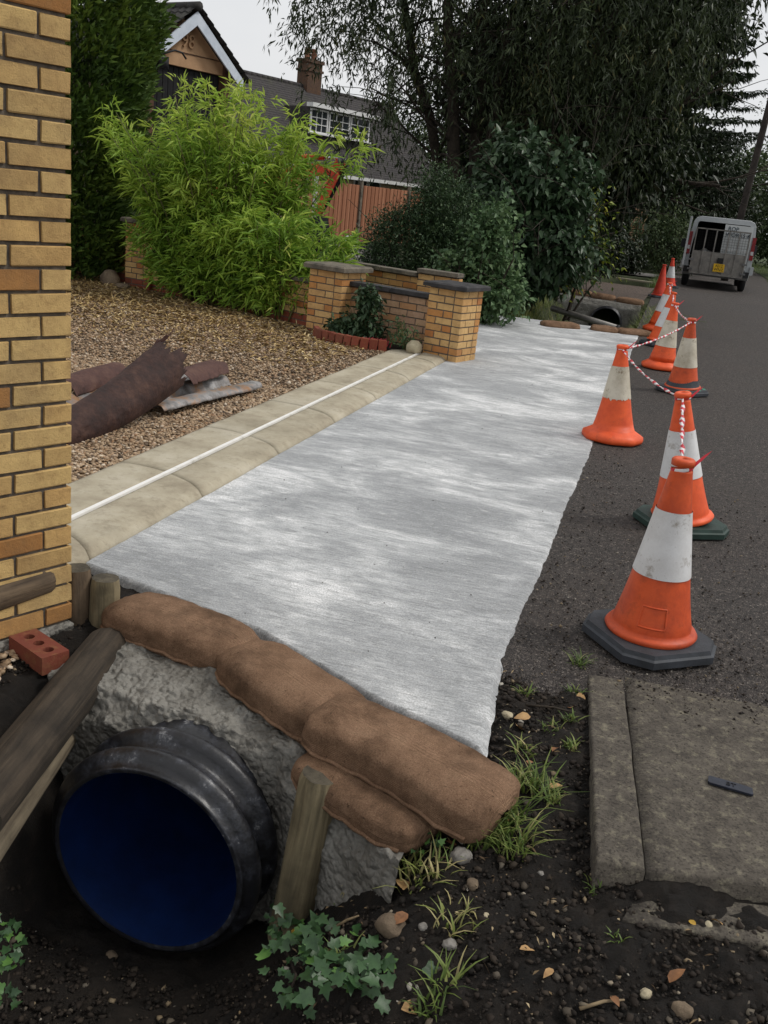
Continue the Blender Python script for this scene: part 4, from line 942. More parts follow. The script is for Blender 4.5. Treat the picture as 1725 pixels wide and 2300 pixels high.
# projecting gable at the left
GD = 5.0
ax, az_ = hl(428, 28, GD); rx, rz_ = hl(524, 172, GD); lx = 2*ax-rx
gab = empty('gable_wing', tuple((E0+nn_*GD+e1*ax)*np.array([1, 1, 0])), math.atan2(e1[1], e1[0]), 'peach rendered gable wing with blue white barge boards and black boarding', 'house')
hw = rx-ax; apex = az_; eav = rz_; gp = math.atan2(apex-eav, hw)
zb0, zb1 = hl(452, 166, GD)[1], 0
zl = hl(400, 148, GD)[1]
wl_ = hw-.35; zwe = apex-.12-wl_*math.tan(gp)
MB().add([(-wl_, 0, zl), (wl_, 0, zl), (wl_, 0, zwe), (0, 0, apex-.14), (-wl_, 0, zwe)], [(0, 1, 2, 3, 4)]).add([(-wl_, .25, zl), (wl_, .25, zl), (wl_, .25, zwe), (0, .25, apex-.14), (-wl_, .25, zwe)], [(4, 3, 2, 1, 0)]).add([(-wl_, 0, zl), (wl_, 0, zl), (wl_, .25, zl), (-wl_, .25, zl)], [(3, 2, 1, 0)]).build('gable_panel', MT['render'], gab)
MB().box((0, -.012, zl+.36), (2*wl_-.1, .02, .025)).build('render_groove', MT['brownpost'], gab)
MB().box((0, .2, zl/2), (2*wl_, .1, zl-.01)).build('boarding', MT['blackwood'], gab)
bdm = MB().box((0, 0, 0), (.17, .03, zl-.08)).mesh('board', MT['blackwood'])
for i in range(int(2*wl_/.19)): obj('board', bdm, gab, (-wl_+.1+i*.19, .135, zl/2))
MB().box((wl_+.02, .02, zl/2+.2), (.22, .24, zl+.75)).build('corner_post', MT['brownpost'], gab)
MB().box((-wl_-.02, .02, zl/2+.2), (.22, .24, zl+.75)).build('corner_post', MT['brownpost'], gab)
for sg in (-1, 1):
    m = MB(); a = np.array([0, -.3, apex+.02]); b = np.array([sg*(hw+.12), -.3, apex+.02-(hw+.12)*math.tan(gp)])
    V = [a, b, b-np.array([0, 0, .3]), a-np.array([0, 0, .34])]; V2 = [v+np.array([0, .05, 0]) for v in V]; V = V+V2
    m.add(V, [(0, 1, 2, 3), (7, 6, 5, 4), (0, 4, 5, 1), (1, 5, 6, 2), (2, 6, 7, 3), (3, 7, 4, 0)] if sg < 0 else [(3, 2, 1, 0), (4, 5, 6, 7), (1, 5, 4, 0), (2, 6, 5, 1), (3, 7, 6, 2), (0, 4, 7, 3)])
    m.build('barge_board', MT['barge'], gab)
GB = GD+dR                                     # the wing runs back to the main roof
for sg in (-1, 1):
    m = MB(); course = .33; run = (hw+.2)/math.cos(gp); nC = int(run/course)+1
    for i in range(nC):
        r0 = i*course; r1 = (i+1)*course+.04; c_, s_ = math.cos(gp), math.sin(gp); ztop = apex+.16
        p0 = (sg*r0*c_, ztop-r0*s_+.0); p1 = (sg*r1*c_, ztop-r1*s_+.045)
        y0_, y1_ = -.36, GB
        ny = 34; V = []; F = []
        for j in range(ny*4+1):
            y = y0_+(y1_-y0_)*j/(ny*4); wv = .022*math.cos(j*math.pi/2); V += [(p0[0], y, p0[1]+wv), (p1[0], y, p1[1]+wv), (p1[0], y, p1[1]-.045)]
        for j in range(ny*4):
            q = [(3*j, 3*j+1, 3*j+4, 3*j+3), (3*j+1, 3*j+2, 3*j+5, 3*j+4)]; F += q if sg < 0 else [tuple(reversed(f)) for f in q]
        m.add(V, F)
    r_o = m.build('roof', MT['tile2'], gab)
    if sg > 0:
        m = MB()
        for y in np.arange(-.36, GB, .42): m.tube([(0, y, apex+.15), (0, y+.41, apex+.15)], .12, 8)
        m.build('ridge_tiles', MT['tile2'], r_o, True)
MB().box((wl_-.05, GB/2, (eav-.2)/2), (.2, GB-.6, eav-.2)).build('side_wall', MT['cream'], gab)
def text(name, body, size, mat, parent, M, ext=.004):
    cu = bpy.data.curves.new(name, 'FONT'); cu.body = body; cu.size = size; cu.extrude = ext; cu.align_x = 'CENTER'; cu.align_y = 'CENTER'
    to = bpy.data.objects.new(name+'_c', cu); COL.objects.link(to); dg = bpy.context.evaluated_depsgraph_get()
    me = bpy.data.meshes.new_from_object(to.evaluated_get(dg)); bpy.data.objects.remove(to); me.materials.clear(); me.materials.append(mat)
    o = obj(name, me, parent); o.matrix_local = M; return o
text('house_number', '98', (apex-zl)*.36, MT['number'], gab, Matrix.Translation((-.08, -.03, zl+.47*(apex-zl))) @ Matrix.Rotation(R(90), 4, 'X'), .03)
lmp = MB(); lx_ = -wl_*.62
lmp.tube([(lx_-.45, -.05, zl+.1), (lx_-.45, -.4, zl+.15), (lx_-.1, -.5, zl+.3), (lx_+.15, -.5, zl+.28), (lx_+.3, -.5, zl+.15)], .025, 6).box((lx_-.4, -.4, zl-.05), (.2, .2, .3))
lmp.build('bracket_lamp', MT['van_dark'], gab, True)
# white porch frame glimpsed through the bamboo
pc = AT(640, 372, 26.0)
po = empty('porch_frame', (pc[0], 26.0, 0), HAZ*-1+R(90)-R(60), 'white porch frame glimpsed through the bamboo top', 'porch')
zt_ = pc[2]
MB().box((0, 0, zt_), (1.9, .12, .18)).build('beam', MT['white'], po)
for x in (-.9, -.1, .9): MB().box((x, 0, (zt_-.09)/2), (.1, .1, zt_-.1)).build('post', MT['white'], po)

# ================================================================ FENCE, DIGGER ARM, SACKS
fa, fb = G(700, 543), G(905, 562); fa = np.array([-10.9, 29.2, 0]); fdv = np.array([e1[0], e1[1], 0])
fa = G(690, 545); fdv = unit((G(862, 538)-fa)*np.array([1, 1, 0]))
fdv = unit(np.array([math.sin(R(2)), math.cos(R(2)), 0])*0+e1)
fp = AT(806, 470, 31.0); F0 = np.array([fp[0], fp[1], 0])
fence = empty('closeboard_fence', tuple(F0), math.atan2(e1[1], e1[0]), 'red brown closeboard fence with grey concrete posts', 'fence')
bw_ = .105; bme = []
for k in range(3):
    V, F = bev_box((.115, .018, 1.76), .003, k, .002); bme.append(mkmesh('board', V, F, MT['fence_board']))
for i in range(-34, 36):
    if i % 26 == 0: continue
    obj('board', bme[i % 3], fence, (i*bw_, .0 if i % 2 else -.012, .96), (0, 0, R(4)))
for i in (-26, 0, 26): MB().box((i*bw_, -.02, .97), (.10, .10, 2.04)).build('concrete_post', MT['coping'], fence)
for z in (.4, 1.5): MB().box((.1, .045, z), (7.2, .04, .08)).build('rail', MT['fence_board'], fence)
MB().box((.1, .0, .05), (7.2, .03, .1)).build('gravel_board', MT['coping'], fence)
# orange red arm of a small digger behind the bamboo
dA, dB, dC = AT(672, 372, 22.), AT(768, 362, 22.), AT(712, 486, 22.)
arm = empty('digger_arm', (dC[0], 22., 0), 0, 'orange red digger arm with bright hydraulic rod behind the bamboo', 'digger')
o_ = np.array([dC[0], 22., 0])
def plate_bar(mb, a, b, w0, w1, th):
    a, b = np.array(a), np.array(b); d = unit(b-a); n_ = np.cross(d, [0, 1, 0]); n_ = unit(n_)
    V = [a+n_*w0, b+n_*w1, b-n_*w1, a-n_*w0]; V = [v+np.array([0, -th, 0]) for v in V]+[v+np.array([0, th, 0]) for v in V]
    mb.add(V, [(0, 1, 2, 3), (7, 6, 5, 4), (0, 4, 5, 1), (1, 5, 6, 2), (2, 6, 7, 3), (3, 7, 4, 0)])
m = MB(); plate_bar(m, dA-o_+np.array([-.9, 0, -.55]), dA-o_+np.array([.1, 0, -.08]), .16, .15, .09); plate_bar(m, dA-o_+np.array([.1, 0, -.08]), dB-o_+np.array([-.14, 0, -.22]), .15, .11, .085); m.build('boom', MT['digger_red'], arm)
m = MB(); plate_bar(m, dB-o_, dC-o_, .13, .075, .07); m.build('stick', MT['digger_red'], arm)
m = MB(); plate_bar(m, dB-o_+np.array([.1, 0.02, -.15]), dC-o_+np.array([.12, 0.02, .15]), .045, .04, .05); m.build('link_bar', MT['van_dark'], arm)
m = MB(); c0, c1 = dA-o_+np.array([-.1, 0, .2]), dB-o_+np.array([-.02, 0, .06]); m.tube([c0, c0+(c1-c0)*.62], .06, 10); m.build('cylinder', MT['digger_red'], arm, True)
MB().tube([c0+(c1-c0)*.6, c1], .028, 8).build('hydraulic_rod', MT['chrome'], arm, True)
m = MB(); m.tube([dB-o_+np.array([0, -.11, 0]), dB-o_+np.array([0, .11, 0])], .07, 12); m.build('pivot_pin', MT['steel'], arm, True)
bk = dC-o_
m = MB(); pr_ = [(bk[0]-.25, bk[2]-.1), (bk[0]+.15, bk[2]+.02), (bk[0]+.28, bk[2]-.4), (bk[0]+.1, bk[2]-.8), (bk[0]-.3, bk[2]-.85)]
V = [(x, -.3, z) for x, z in pr_]+[(x, .3, z) for x, z in pr_]; m.add(V, [(0, 1, 2, 3, 4), (9, 8, 7, 6, 5)]+[(i, 5+i, 5+(i+1) % 5, (i+1) % 5) for i in range(5)]); m.build('bucket', MT['van_dark'], arm)
m = MB(); m.box((-1.9, 0, .35), (1.6, 1.3, .5)); m.box((-1.9, 0, 1.0), (1.2, 1.0, .8)); m.build('body', MT['digger_red'], arm)
def crumple(name, loc, size, mat, seed, label, cat, parent=None):
    bm = bmesh.new(); bmesh.ops.create_icosphere(bm, subdivisions=4, radius=1)
    P = np.array([v.co for v in bm.verts]); F = np.array([[v.index for v in f.verts] for f in bm.faces]); bm.free()
    nz_ = vnoise(P, 1.6, seed, 3); rdg = 1-np.abs(vnoise(P, 2.6, seed+3, 2))*1.6
    P = P*(.8+.25*nz_+.22*rdg)[:, None]; P[:, 2] = np.maximum(P[:, 2], -.55)+.55
    return meta(obj(name, mkmesh(name, P*np.array(size), F, mat, False), parent, loc), label, cat)
sk = AT(782, 555, 24.5); crumple('white_sack', (sk[0], 24.5, -.02), (.27, .25, .36), MT['sack'], 3, 'crumpled white sack standing in front of the fence', 'sack')
sk2 = AT(742, 565, 24.4); crumple('black_sack', (sk2[0], 24.4, -.02), (.3, .25, .2), MT['sack_dark'], 8, 'slumped black sack left of the white sack', 'sack')

# leaning brick pillar and far wall stub
pq = AT(1420, 585, 38.)
pil = empty('brick_pillar', (pq[0], 38., 0), R(-10), 'tall narrow brick pillar among the trees left of the van', 'pillar')
MB().box((0, 0, 1.05), (.44, .44, 2.14)).build('mortar', MT['mortar'], pil)
for c in range(28):
    z = c*.075+.033
    for q in range(4):
        a = q*math.pi/2; l = .225; o = -.225+l/2+(0 if c % 2 else .0)
        cx, cy = -.0575, -.225+.05
        put_brick(pil, (cx*math.cos(a)-cy*math.sin(a), cx*math.sin(a)+cy*math.cos(a), z), (.335, BT, BH), 'brick_pink', a)
garden_wall('far_brick_wall', (pq[0]-1.6, 36.4), (pq[0]-.7, 36.0), 11, 'stub of low brick wall left of the tall brick pillar', 'brick_pink', 'coping', 0, 0, True, 0, 1)

# ================================================================ FAR DITCH
def headwall(name, label, x0, x1, ytop, yb, ztop, zbot, seed, nu=70, nv=50, amp=.02, hole=None):
    def fn(u, v):
        x = x0+(x1-x0)*u; yt = ytop(x); y = yt+(yb(x)-yt)*np.interp(v, [0, .38, .5, 1], [0, .82, .95, 1.]); z = ztop(x)+(zbot-ztop(x))*np.interp(v, [0, .38, .5, 1], [0, .05, .16, 1])
        P = np.stack([x, y, z], 1); d = amp*vnoise(P, 8, seed, 3)+amp*.8*np.clip(vnoise(P, 30, seed+1, 2), -.15, 1)+amp*.5*np.clip(vnoise(P, 60, seed+2, 2), 0, 1)
        P[:, 1] -= d*.7; P[:, 2] += d*.7; return P
    V, F = grid(nu, nv, fn)
    if hole is not None:
        c_ = V[F].mean(1); F = F[np.hypot(c_[:, 0]-hole[0], c_[:, 2]-hole[1]) > hole[2]]
    o = obj(name, mkmesh(name, V, F, MT['rough_concrete'], True)); return meta(o, label, 'headwall')
headwall('culvert_headwall', 'smooth grey concrete headwall around the far black pipe', -2.3, -.55, lambda x: x*0+21.6, lambda x: x*0+21.15, lambda x: x*0+.0, -.95, 40, 90, 60, .012, (-1.22, -.47, .305))
def ribbed_pipe(name, label, c, ri, ln_, ribs, ro, rib_r, inner=None, segs=64):
    """corrugated pipe with its open end facing -y at c"""
    t = empty(name, c, 0, label, 'pipe')
    prof = [(ri, 0), (ri+.012, -.004), (ri+.02, .0)]
    y = 0.0
    for k in range(ribs):
        for a in np.linspace(0, math.pi, 9): prof.append((ro+rib_r*math.sin(a)**.7, y+.075*a/math.pi+.012))
        y += .125; prof.append((ro, y-.006))
    prof.append((ro, 1.2))
    def ring(prof_):
        V, F = lathe(prof_, segs); return [(a, z, b) for a, b, z in V], F
    V, F = ring(prof); MB().add(V, F).build('ribbed_wall', MT['pipe_black'], t, True)
    V, F = ring([(ri, 0.001), (ri-.003, .03), (ri-.004, ln_)]); n0 = len(V)
    MB().add(V, [tuple(reversed(f)) for f in F]).build('lining', MT[inner or 'pipe_blue'], t, True)
    return t
ribbed_pipe('culvert_pipe', 'far black culvert pipe opening in the ditch', (-1.22, 21.0, -.47), .30, 9, 2, .315, .03, 'van_dark')
a_, b_ = AT(1240, 692, 17.6), AT(1388, 738, 17.0)
pole_o = empty('scaffold_pole', tuple(a_), 0, 'grey pole lying across the far ditch', 'pole')
MB().tube([(0, 0, 0), tuple(b_-a_)], .055, 12).build('tube', MT['ramp_steel'], pole_o, True)
MB().tube([tuple((b_-a_)*.985), tuple((b_-a_)*1.012)], .062, 12).build('end_cap', MT['van_dark'], pole_o, True)

# ================================================================ SANDBAGS
def sandbag(name, label, a, b, wid, hgt, seed, sag=0., roll=0., parent=None, square=.0, cat='sandbag', group=None, nu=72, nv=48, bend=0.):
    a, b = np.array(a, float), np.array(b, float); mid = (a+b)/2; L_ = np.linalg.norm(b-a); d = (b-a)/L_; side = unit(np.cross(d, [0, 0, 1.])); up = np.cross(side, d)
    def fn(u, v):
        s = u*2-1; th = v*2*math.pi; env = np.clip(1-np.abs(s)**(5+square), 0, 1)**(.36)
        env2 = np.clip(1-np.abs(s)**(7+square), 0, 1)**.45
        cy, cz = np.cos(th), np.sin(th); ex = .6
        y = np.sign(cy)*np.abs(cy)**ex*wid/2*env; z = np.sign(cz)*np.abs(cz)**ex*hgt/2*env2
        x = s*L_/2
        P = np.stack([x, y, z], 1); k = vnoise(P, 4.5, seed, 3)*.016+vnoise(P*np.array([1.6, 2, 2]), 9, seed+5, 3)*.005*(1+2.5*np.abs(s)**4)
        P[:, 1] += k*cy*1.4; P[:, 2] += k*cz-sag*(s**2)*.5+bend*s*s
        W_ = P[:, :1]*d+P[:, 1:2]*side+P[:, 2:]*up; return W_
    V, F = grid(nu, nv, fn); u, v = np.meshgrid(np.linspace(0, 1, nu), np.linspace(0, 1, nv))
    uv = np.stack([u.ravel()*L_*1.6, v.ravel()*(wid+hgt)*1.6], 1)
    t = empty(name, tuple(mid), 0, label, cat, group)
    body = obj('bag', mkmesh('bag', V, F, MT['burlap'], True, uv=uv), t)
    # stitched hem along the side seam and across both ends
    i = np.arange(nu*nv).reshape(nv, nu); row = V[i[nv-3, 3:-3]]
    MB().tube([tuple(p*1.0+np.array([0, 0, .004*math.sin(q_*1.7)])) for q_, p in enumerate(row[::3])], .0075, 6).build('seam', MT['burlap'], body, True)
    return t
BG = 'sandbags along the near edge of the concrete'
sandbag('sandbag', 'brown hessian sandbag beside the two short posts', (-1.79, 2.94, .03), (-1.17, 2.82, .02), .28, .14, 1, .02, bend=-.01)
sandbag('sandbag', 'middle brown hessian sandbag of the row edging the concrete', (-1.24, 2.82, .025), (-.70, 2.53, .01), .28, .14, 2, .02)
sandbag('sandbag', 'large near sandbag with rolled seam, next to the grass', (-.80, 2.53, .045), (-.175, 2.32, .01), .29, .14, 3, .02, square=9)
sandbag('sandbag', 'flat damp sandbag tucked beneath the near one', (-.80, 2.45, -.05), (-.36, 2.25, -.075), .27, .11, 4, .0)
for i, (a, b) in enumerate([((1215, 728), (1300, 735)), ((1325, 737), (1390, 745)), ((1385, 745), (1462, 751))]):
    p, q = G(*a, .02), G(*b, .02)
    sandbag('sandbag', ['thin sandbag edging the far end of the concrete, by the shrubs', 'thin sandbag edging the far end of the concrete, in the middle', 'thin sandbag edging the far end of the concrete, by the cones'][i], p, q, .34, .12, 10+i, nu=24, nv=16, group='sandbags at the far end of the concrete')
for i, (x0, x1) in enumerate([(-2.3, -1.62), (-1.64, -1.1), (-1.1, -.5)]):
    sandbag('sandbag', ['pale sandbag on the far headwall, leftmost', 'pale sandbag on the far headwall, above the pipe', 'pale sandbag on the far headwall, nearest the road'][i], (x0, 21.66-.1*i, .045-.02*i), (x1, 21.6-.1*i, .03-.02*i), .34, .15, 20+i, nu=24, nv=16, group='sandbags on the far headwall')

# ================================================================ NEAR CULVERT
headwall('culvert_headwall', 'rough lumpy grey concrete headwall packed around the blue pipe', -1.76, -.42, lambda x: ydriv_near(x)-.22, lambda x: np.interp(x, [-1.9, -1.5, -.9, -.7, -.4], [2.38, 2.40, 2.40, 2.28, 2.06]), lambda x: np.interp(x, [-1.9, -1.3, -.75, -.4], [-.0, .0, -.03, -.07]), -.85, 33, 240, 190, .03, (-1.2, -.375, .305))
ribbed_pipe('culvert_pipe', 'wide black ribbed culvert pipe with blue lining in the near ditch', (-1.2, 2.16, -.375), .30, 4.5, 2, .312, .045, 'pipe_blue', 96)

# ================================================================ TIMBER
def post(name, label, base, top, rad, mat, cat='post', endmat='log_end', seed=0, n=28, rings=14, groove=.006):
    base, top = np.array(base, float), np.array(top, float); L_ = np.linalg.norm(top-base); d = Vector((top-base)/L_)
    t = empty(name, tuple(base), 0, label, cat); q = d.to_track_quat('Z', 'Y')
    def fn(u, v):
        th = u*2*math.pi; P = np.stack([np.cos(th), np.sin(th), v*L_*3], 1); r = rad*(1+.06*vnoise(P*np.array([1, 1, .5]), 1.2, seed, 2))
        r = r-groove*np.clip(np.abs(vnoise(P*np.array([5, 5, .25]), 1., seed+2, 2))*-4+.8, 0, 1)
        r = r*np.where(v > .999, .9, 1); return np.stack([r*np.cos(th), r*np.sin(th), v*L_], 1)
    V, F = grid(n+1, rings, fn); me = mkmesh('shaft', V, F, MT[mat], True)
    s = obj('shaft', me, t); s.rotation_mode = 'QUATERNION'; s.rotation_quaternion = q
    m = MB(); m.add([(V[(rings-1)*(n+1)+i][0]*1.0, V[(rings-1)*(n+1)+i][1]*1.0, L_) for i in range(n)]+[(0, 0, L_+.004)], [(i, (i+1) % n, n) for i in range(n)])
    e = m.build('end_grain', MT[endmat], t); e.rotation_mode = 'QUATERNION'; e.rotation_quaternion = q
    m = MB(); m.add([(V[i][0], V[i][1], 0) for i in range(n)]+[(0, 0, -.004)], [((i+1) % n, i, n) for i in range(n)])
    e = m.build('end_grain', MT[endmat], t); e.rotation_mode = 'QUATERNION'; e.rotation_quaternion = q
    return t
p1 = G(172, 1275, .17); p2 = G(237, 1298, .14)
post('timber_post', 'taller dark upright post against the yellow brick wall', (p1[0]-.005, p1[1]-.005, -.35), (p1[0], p1[1], .17), .056, 'post_wood', seed=1)
post('timber_post', 'short greenish upright post beside the first sandbag', (p2[0]-.005, p2[1]-.01, -.35), (p2[0], p2[1], .14), .056, 'post_pale', seed=2)
post('timber_post', 'split leaning post with ivy in front of the sandbags', (-.765, 2.27, -.60), (-.715, 2.30, -.012), .064, 'post_pale', seed=3, n=40, rings=24, groove=.008)
lg0, lg1 = G(248, 1412, .02), G(-60, 1800, -.04)
post('fallen_log', 'dark damp log lying down the left bank of the ditch', (lg1[0], lg1[1], -.09), (lg0[0], lg0[1], -.045), .082, 'log_dark', 'log', seed=5, n=36, rings=30)
lh0, lh1 = G(170, 1600, -.2), G(-60, 1930, -.25)
post('split_log', 'pale split log wedged below the dark log', (lh1[0], lh1[1], -.27), (lh0[0], lh0[1], -.19), .06, 'log_pale', 'log', seed=8, n=36, rings=30)
wl0, wl1 = G(88, 1285, .17), G(-90, 1330, .17)
post('wall_log', 'short round log resting against the yellow brick wall', (wl1[0]+.06, wl1[1]-.02, .15), (wl0[0]+.05, wl0[1]-.02, .17), .058, 'post_wood', 'log', seed=11, n=32, rings=20)

# three hole brick
def hole_brick(loc, rz, tilt):
    t = empty('perforated_brick', loc, rz, 'dark red brick with three round holes near the wall foot', 'brick'); t.rotation_euler = (tilt, 0, rz)
    bm = bmesh.new(); lx, ly, lz = .215, .1025, .065; R_ = .019; cs = (-.062, 0, .062); n = 16
    # top and bottom faces with holes built from three square cells
    V, F = [], []
    def addv(p): V.append(p); return len(V)-1
    xs_ = [-lx/2, -.031, .031, lx/2]
    for z in (-lz/2, lz/2):
        for k in range(3):
            x0, x1 = xs_[k], xs_[k+1]; c = cs[k]; ring, sq = [], []
            bd_ = [(x1, -ly/2+ly*q/4) for q in range(4)]+[(x1-(x1-x0)*q/4, ly/2) for q in range(4)]+[(x0, ly/2-ly*q/4) for q in range(4)]+[(x0+(x1-x0)*q/4, -ly/2) for q in range(4)]
            for qx, qy in bd_:
                a = math.atan2(qy, qx-c); ring.append(addv((c+R_*math.cos(a), R_*math.sin(a), z))); sq.append(addv((qx, qy, z)))
            for j in range(n):
                f = (ring[j], sq[j], sq[(j+1) % n], ring[(j+1) % n]); F.append(f if z > 0 else tuple(reversed(f)))
    half = len(V)//2
    for k in range(3):
        for j in range(n):
            a, b = k*2*n+2*j, k*2*n+2*((j+1) % n); F.append((a, a+half, b+half, b))
    me = mkmesh('clay_body', V, F, MT['brick_red']); obj('clay_body', me, t)
    m = MB()
    m.add([(-lx/2, -ly/2, -lz/2), (lx/2, -ly/2, -lz/2), (lx/2, ly/2, -lz/2), (-lx/2, ly/2, -lz/2), (-lx/2, -ly/2, lz/2), (lx/2, -ly/2, lz/2), (lx/2, ly/2, lz/2), (-lx/2, ly/2, lz/2)], [(0, 1, 5, 4), (1, 2, 6, 5), (2, 3, 7, 6), (3, 0, 4, 7)])
    m.build('side_faces', MT['brick_red'], t)
_hb = G(87, 1444, .012); hole_brick((_hb[0], _hb[1], -.021), R(-24), R(0))

# ================================================================ KERB AND SLAB AT THE RIGHT
kr = math.atan2(1.10, -.12)
kb = empty('concrete_kerb', (.09, 2.2, 0), 0, 'worn concrete kerb edging the soil on the right', 'kerb')
def kerb_piece(poly, z1, z0, seed, step=.03):
    """rough top slab: poly = 4 corners (near-left, near-right, far-right, far-left)"""
    A, B, C_, D_ = [np.array(p, float) for p in poly]
    def fn(u, v):
        P = (A*(1-u)[:, None]+B*u[:, None])*(1-v)[:, None]+(D_*(1-u)[:, None]+C_*u[:, None])*v[:, None]
        e = np.minimum(np.minimum(u, 1-u)*np.linalg.norm(B-A), np.minimum(v, 1-v)*np.linalg.norm(D_-A)); Q = np.stack([P[:, 0], P[:, 1], P[:, 0]*0], 1)
        z = z1+.0035*vnoise(Q, 16, seed, 3)-np.clip((.009-e)/.009, 0, 1)**2*.007; j = .003*vnoise(Q, 12, seed+2, 2)
        return np.stack([P[:, 0]+j, P[:, 1]+j, z], 1)
    nu, nv = 40, 60; V, F = grid(nu, nv, fn); idx = np.arange(nu*nv).reshape(nv, nu); per = np.concatenate([idx[0, :], idx[1:, -1], idx[-1, -2::-1], idx[-2:0:-1, 0]])
    Bv = V[per].copy(); Bv[:, 2] = z0; n0 = len(V); k = len(per)
    S = np.array([[per[i], n0+i, n0+(i+1) % k, per[(i+1) % k]] for i in range(k)]); return np.concatenate([V, Bv]), np.concatenate([F, S])
V, F = kerb_piece([(.085, 2.215), (.211, 2.237), (.091, 3.335), (-.035, 3.31)], .006, -.22, 4); V = V-np.array([.09, 2.2, 0])
obj('kerb_stone', mkmesh('kerb_stone', V, F, MT['kerb'], True), kb)
sl = empty('concrete_slab', (.6, 2.7, 0), 0, 'speckled old concrete slab under the nearest cone', 'slab')
V, F = kerb_piece([(.215, 2.24), (1.9, 2.62), (1.7, 3.42), (.095, 3.36)], .004, -.22, 14); V = V-np.array([.6, 2.7, 0])
obj('slab', mkmesh('slab', V, F, MT['kerb'], True), sl)
V, F = kerb_piece([(.17, 2.09), (1.9, 2.36), (1.9, 2.60), (.21, 2.23)], -.045, -.3, 24); V = V-np.array([.6, 2.7, 0])
obj('lower_step', mkmesh('lower_step', V, F, MT['kerb'], True), sl)
pA, pB = G(1592, 1752, .01), G(1690, 1780, .01); pm_ = (pA+pB)/2; pz = math.atan2(pB[1]-pA[1], pB[0]-pA[0])
pl = empty('cover_plate', (pm_[0], pm_[1], .008), pz, 'small dark plate with raised letters lying on the slab', 'plate')
w2, h2 = .066, .020
V, F = [], []
m = MB(); m.prism([(-w2, -h2+.006), (-w2+.006, -h2), (w2-.004, -h2), (w2, -h2+.004), (w2-.004, h2-.004), (w2-.02, h2), (-w2+.004, h2), (-w2, h2-.004)], 0, .007); m.build('plate', MT['plate'], pl)
text('lettering', 'BT', .026, MT['plate_text'], pl, Matrix.Translation((0.0, 0, .0078)), .0012)

